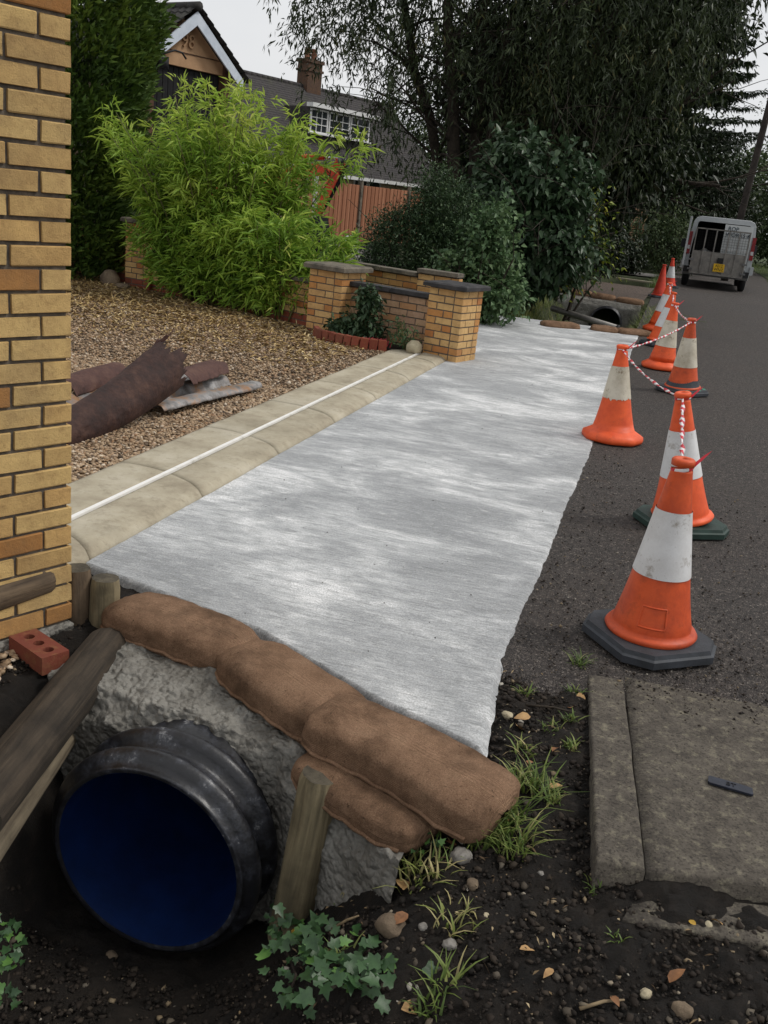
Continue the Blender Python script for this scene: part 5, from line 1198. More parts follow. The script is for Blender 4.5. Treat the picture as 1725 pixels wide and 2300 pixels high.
# ================================================================ TRAFFIC CONES
def octagon(s, c):
    return [(-s+c, -s), (s-c, -s), (s, -s+c), (s, s-c), (s-c, s), (-s+c, s), (-s, s-c), (-s, -s+c)]
def cone(label, px, py, ztop, kind, rz=0., lean=(0, 0), body='orange', slv='sleeve', sl=(.30, .56), base='rubber', h=.75, ragged=0., pos=None, dabs=False, hole=False):
    p = np.array(pos) if pos is not None else G(px, py, ztop)
    t = empty('traffic_cone', (p[0], p[1], ztop), rz, label, 'traffic cone', 'cones along the edge of the road')
    M = Matrix.Rotation(lean[0], 4, 'Y') @ Matrix.Rotation(lean[1], 4, 'X')
    rb, rt = .150, .033
    if kind == 'two':
        s = .225; bs = MB(); o1, o2, o3 = octagon(s, .085), octagon(s*.985, .083), octagon(s*.93, .078); z = [0, .028, .034, .05]
        rings = [octagon(s, .085), octagon(s, .085), octagon(s*.955, .081), octagon(s*.93, .079)]; V = []
        for o_, zz_ in zip(rings, z): V += [(x, y, zz_) for x, y in o_]
        F = [tuple(range(7, -1, -1)), tuple(range(24, 32))]
        for r_ in range(3):
            for j in range(8): k = (j+1) % 8; F.append((r_*8+j, r_*8+k, r_*8+8+k, r_*8+8+j))
        b_o = bs.add(V, F).build('base', MT[base], t)
        if dabs:
            for q in ((-.16, -.19, .3), (.02, -.2, 0.), (.19, -.14, .8), (.2, .05, 1.5)): MB().box((q[0]*.9, q[1]*.93, .047), (.07, .028, .01), q[2]).build('paint_dab', MT['green_dab'], b_o)
        z0 = .05; prof = [(rb+.025, z0), (rb+.032, z0+.012), (rb+.024, z0+.024), (rb+.004, z0+.028)]
        if dabs: MB().add(*lathe([(rb+.03, .05), (rb+.02, .065), (rb-.006, .14)], 40)).build('collar', MT['rubber'], b_o, True)
    else:
        s = .225; bs = MB(); V = []; prof_b = [(1.0, 0), (1.02, .02), (1.0, .045), (.86, .062), (.70, .085)]
        n = 40; F = []
        for sc, zz_ in prof_b:
            for j in range(n):
                a = 2*math.pi*j/n; aa_ = (a+math.pi/8) % (math.pi/4)-math.pi/8; rad = s*(.72*math.cos(math.pi/8)/math.cos(aa_)*1.06+.28)
                V.append((rad*sc*math.cos(a), rad*sc*math.sin(a), zz_))
        for r_ in range(len(prof_b)-1):
            for j in range(n): k = (j+1) % n; F.append((r_*n+j, r_*n+k, (r_+1)*n+k, (r_+1)*n+j))
        F.append(tuple(range(n-1, -1, -1)))
        bs.add(V, F).build('base', MT[body], t, True); z0 = .06; prof = [(rb+.02, z0), (rb+.004, z0+.04)]
    def rad(z): u = (z-z0)/(h-z0); return rb+(rt-rb)*u+.016*(1-u)**6
    for z in np.linspace(z0+.04, h-.05, 16): prof.append((rad(z), z))
    prof += [(rad(h-.05), h-.045), (rad(h-.05)-.006, h-.04), (rad(h-.05)-.006, h-.03), (rad(h-.05)+.003, h-.026), (rad(h-.05)+.003, h-.006), (rad(h-.05)-.003, h), (.012, h), (.012, h-.03)]
    V, F = lathe(prof, 48)
    bo = MB().add([tuple(M@Vector(v)) for v in V], F).build('body', MT[body], t, True)
    # embossed panel on the lower body
    if slv:
        a0, a1 = sl; V, F = [], []; n = 64
        zs = np.linspace(a0, a1, 10)
        for i, z in enumerate(zs):
            for j in range(n+1):
                a = 2*math.pi*j/n+.6; zz_ = z
                if i == 0 and ragged: zz_ = z+ragged*vnoise(np.array([[math.cos(a)*3, math.sin(a)*3, 1.]]), 2.2, int(px), 3)[0]
                r_ = rad(zz_)+.0035; V.append(tuple(M@Vector((r_*math.cos(a), r_*math.sin(a), zz_))))
        for i in range(len(zs)-1):
            for j in range(n): F.append((i*(n+1)+j, i*(n+1)+j+1, (i+1)*(n+1)+j+1, (i+1)*(n+1)+j))
        MB().add(V, F).build('reflective_sleeve', MT[slv], bo, True)
    if hole:
        a0, a1, z_0, z_1 = -1.95-rz, -1.25-rz, .115, .195
        m = MB(); V = []; pth = [(a0, z_0), (a1, z_0), (a1, z_1), (a0, z_1), (a0, z_0)]; pp_ = []
        for (q0, w0), (q1, w1) in zip(pth[:-1], pth[1:]):
            for s_ in np.linspace(0, 1, 7)[:-1]: a = q0+(q1-q0)*s_; z = w0+(w1-w0)*s_; r_ = rad(z)+.001; pp_.append((r_*math.cos(a), r_*math.sin(a), z))
        pp_.append(pp_[0]); m.tube(pp_, .004, 6, False); m.build('moulded_panel', MT[body], bo, True)
    top = t.matrix_basis @ M @ Vector((0, 0, h-.035)); return top
# c1 stands across kerb and asphalt
tops = []
T1 = cone('nearest cone, on a grey octagonal base, standing on the kerb and slab', 1455, 1440, .012, 'two', R(38), (R(-.5), R(0)), 'orange_dirty', 'sleeve', (.305, .565), 'rubber', .765, .0, hole=True)
T2 = cone('cone on a green rubber base just beyond the nearest cone', 1527, 1180, .008, 'two', R(30), (R(-10), R(-2)), 'orange', 'sleeve', (.30, .56), 'rubber_green', .765)
T3 = cone('one-piece cone with torn yellowed sleeve beside the concrete', 1374, 985, .008, 'one', R(20), (R(-3.5), 0), 'orange', 'sleeve_old', (.325, .565), 'rubber', .72, .03)
T4 = cone('dirty cone with green dabs on its black base', 1531, 880, .008, 'two', R(50), (R(-5), 0), 'orange_dirty', 'sleeve_old', (.27, .56), 'rubber', .75, .0, dabs=True)
T5 = cone('one-piece cone with wide off-white sleeve behind the dirty cone', 1484, 826, .008, 'one', R(10), (R(2), 0), 'orange', 'sleeve_old', (.26, .56), 'rubber', .765)
T6 = cone('cone with gridded sleeve on a black base, half hidden', 1478, 775, .008, 'two', R(40), (R(8), 0), 'orange', 'sleeve', (.25, .52), 'rubber', .745)
T7 = cone('cone with bright white band at the far end of the concrete', 1476, 742, .008, 'one', R(15), (R(5), 0), 'orange', 'sleeve', (.30, .57), 'rubber', .76)
T8 = cone('plain red cone without a sleeve beside the brown drive', 1479, 668, .0, 'two', R(15), (R(0), 0), 'orange_red', None, (.3, .5), 'rubber', .75)
T9 = cone('farthest cone, with white band, beside the van', 1503, 645, .0, 'two', R(15), (R(-3), 0), 'orange_red', 'sleeve', (.26, .56), 'rubber', .78)

# barrier tape: twisted ribbons between the cones, red and white by turns
def tape(label, A, B, sag, twist, wid, seed=0, rope=False):
    A, B = np.array(A), np.array(B); L_ = np.linalg.norm(B-A); n = int(L_/.012)+8; s = np.linspace(0, 1, n); d = unit(B-A); sd_ = unit(np.cross(d, [0, 0, 1.])); up = np.cross(sd_, d)
    c = A+np.outer(s, B-A); c[:, 2] -= sag*4*s*(1-s)*L_
    th = twist*s*2*math.pi*L_+.5*np.sin(s*23+seed); w_ = wid*(1+.25*np.sin(s*31+seed))
    off = (np.cos(th)*w_)[:, None]*sd_+(np.sin(th)*w_)[:, None]*up; o2 = (np.cos(th+1.57)*w_*.62)[:, None]*sd_+(np.sin(th+1.57)*w_*.62)[:, None]*up
    V = np.stack([c-off/2, c+o2/2, c+off/2, c-o2/2], 1).reshape(-1, 3); F, mi = [], []
    for i in range(n-1):
        for j in range(4): k = (j+1) % 4; F.append((i*4+j, i*4+k, i*4+4+k, i*4+4+j)); mi.append(int(((s[i]*L_+.02*j)/.075) % 2))
    V = V-A
    me = mkmesh('barrier_tape', V, F, None, True, mats=[MT['tape_red'], MT['tape_white']], midx=mi)
    return meta(obj('barrier_tape', me, None, tuple(A)), label, 'barrier tape', 'red and white tape strung between the cones')
tape('red and white tape from the nearest cone to the green based cone', T1, T2, .01, 1.4, .022, 1)
tape('red and white tape from the green based cone to the torn sleeve cone', T2, T3, .02, 1.6, .016, 2)
tape('red and white tape from the torn sleeve cone to the dirty cone', T3, T4, .012, 1.6, .02, 3)
tape('red and white tape between the dirty cone and the wide sleeve cone', T4, T5, .02, 1.6, .022, 4)
tape('red and white tape from the wide sleeve cone to the gridded cone', T5, T6, .04, 1.5, .026, 5)
tape('red and white tape from the gridded cone to the white banded cone', T6, T7, .04, 1.5, .03, 6)
def wrap(label, T, r0, loops=2.5, seed=0):
    pts = []
    for s in np.linspace(0, 1, 60): a = s*loops*2*math.pi; pts.append((r0*math.cos(a), r0*math.sin(a), -.012+.03*s+.006*math.sin(a*1.3+seed)))
    n = len(pts); V, F, mi = [], [], []
    for i, p in enumerate(pts): V += [(p[0], p[1], p[2]-.007), (p[0]*1.06, p[1]*1.06, p[2]), (p[0], p[1], p[2]+.007)]
    for i in range(n-1):
        for j in range(2): F.append((i*3+j, i*3+3+j, i*3+4+j, i*3+1+j)); mi.append((i//5) % 2)
    # loose tail
    k = len(V); V += [(r0*.7, 0, .01), (r0*.9, -.01, .0), (r0+.035, .01, .05), (r0+.03, .02, .055), (r0+.055, .02, .078)]; F += [(k, k+1, k+2, k+3), (k+3, k+2, k+4)]; mi += [0, 0]
    me = mkmesh('knotted_tape', V, F, None, True, mats=[MT['tape_red'], MT['tape_white']], midx=mi)
    meta(obj('knotted_tape', me, None, tuple(T)), label, 'barrier tape', 'red and white tape strung between the cones')
wrap('tape knotted round the neck of the nearest cone', T1, .040)
wrap('tape knotted round the neck of the green based cone', T2, .040, 1.5, 1)
wrap('tape looped round the neck of the torn sleeve cone', T3, .040, 1.5, 2)
wrap('tape looped round the neck of the dirty cone', T4, .042, 2, 3)
wrap('tape looped round the neck of the wide sleeve cone', T5, .042, 2, 3)
wrap('tape looped round the neck of the white banded cone', T7, .044, 2, 3)

# ================================================================ VAN
vl, vr = G(1533, 641), G(1663, 655)
vc = (vl+vr)/2
van = empty('parked_van', (vc[0], 29.8, 0), R(-1), 'silver panel van with open rear door and steel ramp, parked facing away', 'van')
VW, VH, VL = 1.86, 1.96, 4.7
def shell_section(y, wid, top, low):
    # outline of the body cross-section (x,z), ccw from bottom left
    w_ = wid/2; return [(-w_*.97, low), (w_*.97, low), (w_, low+.35), (w_*.985, low+.75), (w_*.90, top-.16), (w_*.84, top-.05), (w_*.7, top), (-w_*.7, top), (-w_*.84, top-.05), (-w_*.90, top-.16), (-w_*.985, low+.75), (-w_, low+.35)]
secs = [(0, VW, VH, .42), (.1, VW+.02, VH+.01, .34), (2.2, VW+.04, VH+.02, .30), (3.1, VW+.03, VH-.03, .30), (3.7, VW, 1.35, .30), (4.5, VW-.1, 1.05, .32), (4.75, VW-.3, .8, .36)]
V, F = [], []
for y, a, b, c in secs: V += [(x, y, z) for x, z in shell_section(y, a, b, c)]
for i in range(len(secs)-1):
    for j in range(12): k = (j+1) % 12; F.append((i*12+j, (i+1)*12+j, (i+1)*12+k, i*12+k)) if False else F.append((i*12+k, i*12+j, (i+1)*12+j, (i+1)*12+k))
F.append(tuple(range((len(secs)-1)*12, len(secs)*12)))
F = [tuple(reversed(f)) for f in F]
body = MB().add(V, F).build('body', MT['van'], van)
# rear frame around the opening
fr_ = MB(); t2 = .09
outl = shell_section(0, VW, VH, .42); inn = [(x*.86, min(max(z, .60), VH-.13)) for x, z in outl]
n = 12; V = [(x, 0, z) for x, z in outl]+[(x, -.01, z) for x, z in inn]+[(x, .12, z) for x, z in inn]
F = [(j, (j+1) % n, n+(j+1) % n, n+j) for j in range(n)]+[(n+j, n+(j+1) % n, 2*n+(j+1) % n, 2*n+j) for j in range(n)]
fr_.add(V, F).build('rear_frame', MT['van'], van)
m = MB(); m.add([(x, .12, z) for x, z in inn]+[(x, 2.4, z) for x, z in inn], [(j, (j+1) % n, n+(j+1) % n, n+j) for j in range(n)]+[tuple(range(n, 2*n))]); m.build('load_bay', MT['blackwood'], van)
# right door closed, left door swung open alongside
m = MB(); m.prism([(.02, -.03), (.78, -.03), (.78, .02), (.02, .02)], .62, VH-.15); rd = m.build('rear_door', MT['van_white'], van); rd['label'] = 'closed right rear door with dark lettering'
MB().box((.42, -.036, 1.12), (.66, .012, .03)).build('door_trim', MT['white'], rd)
text('lettering', 'WORKS &', .15, MT['teal'], rd, Matrix.Translation((.40, -.037, 1.54)) @ Matrix.Rotation(R(90), 4, 'X'), .003)
text('lettering', 'ROP', .15, MT['teal'], rd, Matrix.Translation((.25, -.037, 1.70)) @ Matrix.Rotation(R(90), 4, 'X'), .003)
m = MB(); m.box((-.93, -.36, 1.27), (.05, .72, 1.32)); ld = m.build('rear_door', MT['van'], van); ld['label'] = 'left rear door standing open'
MB().box((-.90, -.36, 1.5), (.012, .5, .5)).build('door_glass', MT['glass'], ld)
for sx in (-1, 1):
    lm = MB().box((sx*.865, -.025, 1.22), (.10, .06, .62)).build('tail_lamp', MT['lamp_red'], van); MB().box((sx*.865, -.058, 1.10), (.07, .012, .10)).build('reversing_lens', MT['lamp_clear'], lm)
    MB().box((sx*.95, -.03, .62), (.10, .1, .22)).build('bumper_corner', MT['van'], van)
m = MB(); m.box((0, -.06, .50), (1.80, .16, .16)); m.build('bumper', MT['van_dark'], van)
for sx in (-1, 1):
    for y in (.75, 3.75):
        V, F = lathe([(.0, -.09), (.2, -.09), (.25, -.1), (.32, -.08), (.33, 0), (.32, .08), (.25, .1), (.2, .09), (.0, .09)], 28)
        wo = MB().add([(z_, x_, y_) for x_, y_, z_ in V], F).build('wheel', MT['van_dark'], van, True, (sx*.80, y, .33))
        V, F = lathe([(.0, sx*.094), (.06, sx*.106), (.19, sx*.098), (.205, sx*.085)], 24); MB().add([(z_, x_, y_) for x_, y_, z_ in V], F).build('rim', MT['steel'], wo, True)
    mm = MB().box((sx*1.05, 3.3, 1.15), (.2, .1, .26)).build('wing_mirror', MT['van_dark'], van)
MB().box((0, .45, .40), (1.5, .5, .12)).build('underbody', MT['van_dark'], van)
# folding ramp standing upright behind the doors
rp = MB(); rp.box((0, -.20, .72), (1.44, .03, .62)); ro = rp.build('ramp', MT['ramp_steel'], van); ro['label'] = 'upright steel ramp with bars'
bars = MB().box((0, 0, 0), (.035, .04, 1.22)).mesh('bar', MT['ramp_steel'])
for x in (-.72, -.45, -.17, .17, .45, .72): obj('bar', bars, ro, (x, -.235, 1.03))
MB().box((0, -.235, 1.64), (1.48, .04, .035)).build('top_rail', MT['ramp_steel'], ro)
MB().box((0, -.235, .42), (1.48, .04, .04)).build('bottom_rail', MT['ramp_steel'], ro)
wm = MB()
for z in np.arange(1.06, 1.63, .07): wm.box((0, -.19, z), (1.42, .006, .006))
for x in np.arange(-.7, .71, .07): wm.box((x, -.186, 1.33), (.006, .006, .58))
wm.build('wire_mesh', MT['van_dark'], ro)
for x in (-.74, .74):
    for z in (.52, .78): MB().box((x*.98, -.26, z), (.14, .05, .05)).build('latch', MT['steel'], ro)
npl = MB().box((.06, -.268, .62), (.30, .012, .22)).build('number_plate', MT['yellow_plate'], van)
text('lettering', 'AJ12', .105, MT['black'], npl, Matrix.Translation((.06, -.276, .672)) @ Matrix.Rotation(R(90), 4, 'X'), .002)
text('lettering', 'WNZ', .105, MT['black'], npl, Matrix.Translation((.06, -.276, .57)) @ Matrix.Rotation(R(90), 4, 'X'), .002)
MB().box((.06, -.262, .82), (.16, .03, .14)).build('plate_lamp', MT['van_dark'], van)
ws = crumple('white_sack', tuple(Vector((vc[0], 29.8, 0))+Vector((-.42, .75, .62))), (.34, .3, .3), MT['sack'], 13, 'pale sack lying inside the open van', 'sack')

# ================================================================ SCRAP METAL ON THE GRAVEL
def sheet_metal(name, label, A, B, wid, arc, mat, seed, ragged=.06, curl=0., up=(0, 0, 1), thick=.003, corr=None, nu=60, nv=40, twist=0., open_up=True, cat='scrap metal'):
    A, B = np.array(A, float), np.array(B, float); L_ = np.linalg.norm(B-A); d = (B-A)/L_; sd_ = unit(np.cross(d, np.array(up, float))); un = np.cross(sd_, d)
    def fn(u, v):
        ph = (v-.5)*arc; rad = wid/max(arc, .2)
        if corr: y = (v-.5)*wid; z = corr[0]*np.tanh(2.2*np.sin(v*corr[1]*2*math.pi))
        else: y = rad*np.sin(ph); z = rad*(1-np.cos(ph))*(1 if open_up else -1)
        e = ragged*(vnoise(np.stack([v*6, v*0, v*0], 1), 1.1, seed, 3)); s = u*(L_+e)-(1-u)*0
        e2 = ragged*.5*vnoise(np.stack([u*8, u*0+5, u*0], 1), 1.3, seed+4, 3)*(np.abs(v-.5)*2)**3
        tw = twist*u; yy = (y+e2)*np.cos(tw)-z*np.sin(tw); zz_ = (y+e2)*np.sin(tw)+z*np.cos(tw)+curl*u*u*L_
        P = s[:, None]*d+yy[:, None]*sd_+zz_[:, None]*un; P += (.003 if corr else .012)*(vnoise(P, 5, seed+9, 3))[:, None]*un
        return P
    V, F = grid(nu, nv, fn)
    me = mkmesh(name, V, F, MT[mat], True); o = obj(name, me, None, tuple(A)); md = o.modifiers.new('thickness', 'SOLIDIFY'); md.thickness = thick; md.offset = 0
    return meta(o, label, cat)
def trough(name, label, mat, C0, C1, w0, w1, W0, W1, bulge, seed, ragged=.07, nu=110, nv=56, cat='scrap metal', bow=.05):
    """curved sheet swept along C0->C1; its width turns from W0 to W1, bulging along the cross product"""
    C0, C1, W0, W1 = [np.array(q, float) for q in (C0, C1, W0, W1)]; d = unit(C1-C0)
    def fn(u, v):
        t_ = (v-.5)*2; Wv = unit(W0*(1-u)[:, None]+W1*u[:, None]); N = unit(np.cross(Wv, d)); wd_ = w0+(w1-w0)*u**.8
        e = ragged*(vnoise(np.stack([v*7, v*0+seed, v*0], 1), 1.2, seed, 3)+.35*vnoise(np.stack([v*40, v*0, v*0], 1), 1., seed+1, 2))
        uu = u*(1+e*np.clip((u-.55)/.45, 0, 1))
        ed_ = 1+ragged*.6*vnoise(np.stack([u*14, u*0, np.sign(t_)], 1), 1.1, seed+6, 3)*np.abs(t_)**4
        ph = t_*1.25*ed_; P = C0*(1-uu)[:, None]+C1*uu[:, None]+(np.sin(ph)/.95*wd_)[:, None]*Wv+((np.cos(ph)-.5)*bulge*wd_)[:, None]*N
        P[:, 2] += bow*np.sin(uu*3.14)*-1
        P += (.010*vnoise(P, 7, seed+9, 3)+.004*vnoise(P, 30, seed+11, 2))[:, None]*N; P[:, 2] = np.maximum(P[:, 2], .02); return P-C0
    V, F = grid(nu, nv, fn); o = obj(name, mkmesh(name, V, F, MT[mat], True), None, tuple(C0)); md = o.modifiers.new('thickness', 'SOLIDIFY'); md.thickness = .006; md.offset = 0
    return meta(o, label, cat)
_c0, _c1 = G(128, 975, .10), AT(386, 815, 5.8); _w = unit(np.cross((_c0+_c1)/2-np.array([0, 0, CAMH]), _c1-_c0)); _w = _w if _w[2] > 0 else -_w
trough('rusted_trough', 'long dark rusted curved sheet leaning up out of the scrap pile', 'rust', _c0, _c1, .10, .165, _w, _w, (1. if np.cross(_w, _c1-_c0)@(_c0-np.array([0, 0, CAMH])) < 0 else -1.)*.9, 3, .13, bow=.045)
trough('rusted_strip', 'narrow torn rusted strip rising behind the curved sheet', 'rust_red', AT(290, 870, 5.95), AT(372, 752, 6.05), .09, .06, (.3, .2, 1.0), (.7, .4, .5), .7, 5, .06, 60, 24, bow=0)
sheet_metal('corrugated_sheet', 'silver corrugated sheet with orange rust lying on the gravel', (-3.50, 5.72, .08), (-3.33, 6.98, .07), .80, 0, 'galv', 7, .05, 0, corr=(.036, 2.5), nu=80, nv=90)
sheet_metal('flat_sheet', 'flat tan streaked sheet between the gutter and the trough', G(165, 900, .10), G(345, 852, .12), .2, .3, 'galv', 27, .03, 0)
sheet_metal('torn_sheet', 'torn grey brown sheet end behind the corrugated sheet', G(395, 835, .24), G(482, 808, .22), .34, 2.2, 'rust_red', 11, .08, 0.0, up=(0, -.3, 1), open_up=False)
sheet_metal('rusted_gutter', 'short rusted gutter lying at the back of the scrap pile', G(130, 850, .22), G(262, 815, .22), .36, 2.8, 'rust_red', 13, .05, 0, open_up=False)
sheet_metal('bent_flap', 'small bent grey flap leaning on the rusted gutter', G(228, 828, .2), G(245, 880, .06), .13, 1.2, 'galv', 15, .03, 0, up=(.3, -.6, .7), open_up=False)
sheet_metal('silver_duct', 'shiny silver curved piece partly hidden by the brick wall', G(150, 880, .20), G(205, 925, .10), .22, 2.4, 'galv', 17, .02, 0, open_up=False)
sheet_metal('dark_flat_sheet', 'dark flat sheet under the rusted curved sheet', G(170, 950, .03), G(330, 905, .05), .3, .5, 'rust', 21, .04, 0)

# ================================================================ FLOWER BED BY THE LOW WALL
bedp = [(-3.72, 10.18), (-3.6, 9.98), (-3.35, 9.86), (-3.05, 9.80), (-2.78, 9.86)]
ed = empty('brick_edging', (-3.3, 9.9, 0), 0, 'row of small red bricks on end edging the flower bed', 'edging')
cum = [0]
for i in range(1, 5): cum.append(cum[-1]+math.dist(bedp[i], bedp[i-1]))
V, F = bev_box((.085, .06, .17), .005, 3, .002); eme = mkmesh('brick', V, F, MT['brick_red'])
nb = 11
for i in range(nb):
    s = cum[-1]*(i+.5)/nb; x = np.interp(s, cum, [p[0] for p in bedp]); y = np.interp(s, cum, [p[1] for p in bedp]); x2 = np.interp(s+.02, cum, [p[0] for p in bedp]); y2 = np.interp(s+.02, cum, [p[1] for p in bedp])
    obj('brick', eme, ed, (x+3.3, y-9.9, .062), (rng.normal(0, .05), rng.normal(0, .05), math.atan2(y2-y, x2-x+1e-6)))
sheet('bed_soil', [(-3.7, 10.2), (-3.5, 9.95), (-3.05, 9.85), (-2.75, 9.9), (-2.5, 10.2), (-3.4, 10.48)], .055, MT['soil'])
dp = empty('leafy_plant', (-3.2, 10.15, .05), 0, 'dark green leafy plant in the bed against the low wall', 'plant')
mb = MB()
for i in range(9): a = rng.uniform(0, 6.28); mb.tube([(0, 0, 0), (.1*math.cos(a), .06*math.sin(a), .2), (.18*math.cos(a), .1*math.sin(a), .38)], [.008, .006, .003], 5)
mb.build('stem', MT['culm'], dp)
leafy('foliage', [(0, 0, .16, .28, .16, .14), (.08, 0, .38, .12, .1, .14), (-.15, -.05, .12, .2, .15, .12), (.06, -.02, .5, .1, .08, .1)], 170, 9, (.05, .09), (.03, .05), MT['shrub_leaf'], dp, spread=.035, shell=.2)
dp2 = empty('weed', (-2.62, 10.0, .05), 0, 'straggly pale weed beside the pale stone', 'plant')
mb = MB()
for i in range(7): a = rng.uniform(0, 6.28); mb.tube([(0, 0, 0), (.05*math.cos(a), .05*math.sin(a), .15), (.12*math.cos(a), .08*math.sin(a), .3)], [.005, .004, .002], 5)
mb.build('stem', MT['culm'], dp2)
leafy('foliage', [(0, 0, .1, .16, .1, .1), (-.05, 0, .25, .1, .08, .1)], 45, 6, (.03, .06), (.015, .03), MT['light_leaf'], dp2, spread=.03, shell=.2)
sdm = empty('red_sedum', (-2.92, 9.97, .05), 0, 'low plant with red leaves behind the brick edging', 'plant')
mb = MB()
for i in range(60):
    p = rng.normal(0, .05, 3); d = rdir(1)[0]*.03+np.array([0, 0, .04]); mb.tube([(p[0]*1.4, p[1], 0), (p[0]*1.4+d[0], p[1]+d[1], abs(d[2])+.02)], [.008, .012], 5)
mb.build('leaves', MT['sedum'], sdm)
rock('pale_stone', (-2.50, 9.92, .1), (.085, .07, .085), MT['stone_pale'], 12, 'pale yellow stone at the end of the paving')

# ================================================================ FOREGROUND DETAIL
def gz(x, y): return float(ground_h(np.array([x]), np.array([y]))[0])
# soil crumbs and grit
P = scatter(46000, -2.2, 1.1, 1.25, 3.3, None, False)
P[:, 2] = ground_h(P[:, 0], P[:, 1])
k, px, py = infov(P); k &= (P[:, 1] < 3.35) & ~((P[:, 0] > .2) & (P[:, 1] > 2.2)) & ~((P[:, 1] > ydriv_near(P[:, 0])-.2) & (P[:, 0] < -.33)) & ~((P[:, 0] > -1.85) & (P[:, 0] < -.45) & (P[:, 1] > 2.1)); P = P[k]; n = len(P)
s = rng.gamma(1.6, .0024, n).clip(.0015, .012); P[:, 2] += .004
o = pebbles('soil_crumbs', P, s, MT['soilcrumb'], rng.random(n), smooth=False, flat=.65, jag=.34); meta(o, 'crumbly dark soil and grit in the foreground', 'soil', kind='stuff')
P = scatter(2600, -2.3, -1.7, 1.5, 2.75, None, False); P = P[(P[:, 0] < -1.62-(P[:, 1]-1.9)*.27-.13)]; P[:, 2] = ground_h(P[:, 0], P[:, 1])+.012; n = len(P)
o = pebbles('gravel_patch', P, rng.uniform(.008, .017, n), MT['pebble'], rng.random(n)); meta(o, 'small patch of brown gravel under the brick wall', 'gravel', kind='stuff')
P = np.concatenate([scatter(5200, -.34, 1.6, 3.1, 6.5, None, True, .004), scatter(1500, -.33, -.1, 3.1, 12, None, True, .004), scatter(1600, .0, 1.2, 3.2, 3.9, None, True, .006)])
P = P[rng.random(len(P)) < np.clip(1.2-(P[:, 1]-3.1)*.16-np.clip(P[:, 0]-.1, 0, 2)*.5, .08, 1)]; n = len(P)
o = pebbles('road_grit', P, rng.gamma(2., .0016, n).clip(.0012, .008), MT['soilcrumb'], rng.random(n)**.6, smooth=False, octa=True); meta(o, 'loose grit scattered over the asphalt near the concrete', 'grit', kind='stuff')
P = scatter(5000, -2.1, -.35, 2.75, 14, None, True, .012); P = P[(P[:, 1] > ydriv_near(P[:, 0])+.05)]; P = P[rng.random(len(P)) < .12]; n = len(P)
o = pebbles('slab_grit', P, rng.gamma(1.6, .0012, n).clip(.0008, .0045), MT['soilcrumb'], rng.random(n), smooth=False, octa=True); meta(o, 'specks of dark grit scattered over the new concrete', 'grit', kind='stuff')
# stones lying on the soil
ST = [(1035, 1930, .034, 'flint', 'large white speckled flint among the dry grass'), (880, 2090, .042, 'oldstone', 'broad brown stone half buried below the post'), (1010, 2125, .018, 'flint', 'broken white and black flint in the dark soil'), (950, 2085, .014, 'flint', 'small pale flint near the large flint'), (1090, 2060, .012, 'stone_pale', 'small tan pebble in the middle of the soil'), (1590, 2080, .013, 'stone_pale', 'tan pebble below the slab step'), (1215, 1965, .01, 'flint', 'small pale pebble near the slab corner'), (1060, 1990, .02, 'oldstone', 'brown stone behind the tan pebble'), (1140, 1610, .02, 'stone_pale', 'pale stone beside the concrete edge'), (1450, 2235, .016, 'stone_pale', 'tan pebble at the bottom edge'), (1530, 2275, .025, 'oldstone', 'brown lump at the bottom edge'), (250, 2150, .02, 'oldstone', 'grey lump on the ditch floor'), (430, 2080, .012, 'flint', 'pale pebble under the pipe'), (1020, 2220, .012, 'oldstone', 'dull pebble near the yellow weed')]
for i, (px, py, s, mt, lb) in enumerate(ST):
    z = -.2
    for _ in range(8): q = G(px, py, z); z = gz(q[0], q[1])
    rock('stone', (q[0], q[1], z+s*.3), (s, s*.8, s*.65), MT[mt], 30+i, lb, 'stone', None, rng.uniform(0, 3))
# fallen leaves
lf = [big_leaf('fallen_leaf', MT[m_], .5) for m_ in ('leafbrown', 'leaftan', 'leafyellow')]
LFP = [(845, 1960, 0, .05), (1165, 2145, 1, .035), (1190, 1620, 1, .05), (1160, 1640, 1, .06), (1250, 1690, 0, .04), (1140, 1850, 1, .03), (915, 2065, 0, .05), (1620, 2090, 1, .03), (1560, 2090, 2, .02), (660, 2110, 2, .035), (905, 2010, 1, .06), (1300, 1565, 1, .05), (1280, 1600, 0, .04), (1230, 1780, 1, .04), (700, 2270, 0, .05), (900, 2280, 1, .06), (1500, 2220, 0, .05), (1090, 1570, 0, .04), (1240, 2190, 1, .03), (1370, 2250, 0, .03), (1000, 1900, 0, .04), (1180, 1720, 0, .04)]
LFW = ['right of the split post foot', 'alone in the middle of the dark soil', 'in the grass beside the concrete edge', 'against the edge of the concrete', 'beside the kerb halfway along', 'under the green grass tuft', 'above the broad brown stone', 'on the soil below the slab step, right', 'on the soil below the slab step, left', 'on the soil left of the ivy patch', 'in the dry grass by the large flint', 'touching the top end of the kerb', 'below the twig at the kerb end', 'between grass tuft and kerb', 'at the bottom edge below the ivy', 'at the bottom edge right of the ivy', 'at the bottom edge below the slab', 'where asphalt meets the concrete edge', 'in the soil below the slab corner', 'near the thin twig at the bottom edge', 'next to the large white flint', 'in the middle of the grass strip']
for i, (px, py, m_, s) in enumerate(LFP):
    z = -.2
    for _ in range(8): q = G(px, py, z); z = gz(q[0], q[1])
    o = obj('fallen_leaf', lf[m_], None, (q[0], q[1], z+.018), (rng.normal(0, .3), rng.normal(0, .3), rng.uniform(0, 6.28)), s*1.15)
    meta(o, ['brown', 'tan', 'yellow'][m_]+' fallen leaf '+LFW[i], 'leaf', 'fallen leaves on the dark soil')
P = scatter(5200, -.75, 1.0, 1.4, 3.25, None, False); P = P[~((P[:, 0] > -.02) & (P[:, 1] > 2.12)) & ~((P[:, 0] < -.36) & (P[:, 1] > 2.2))]
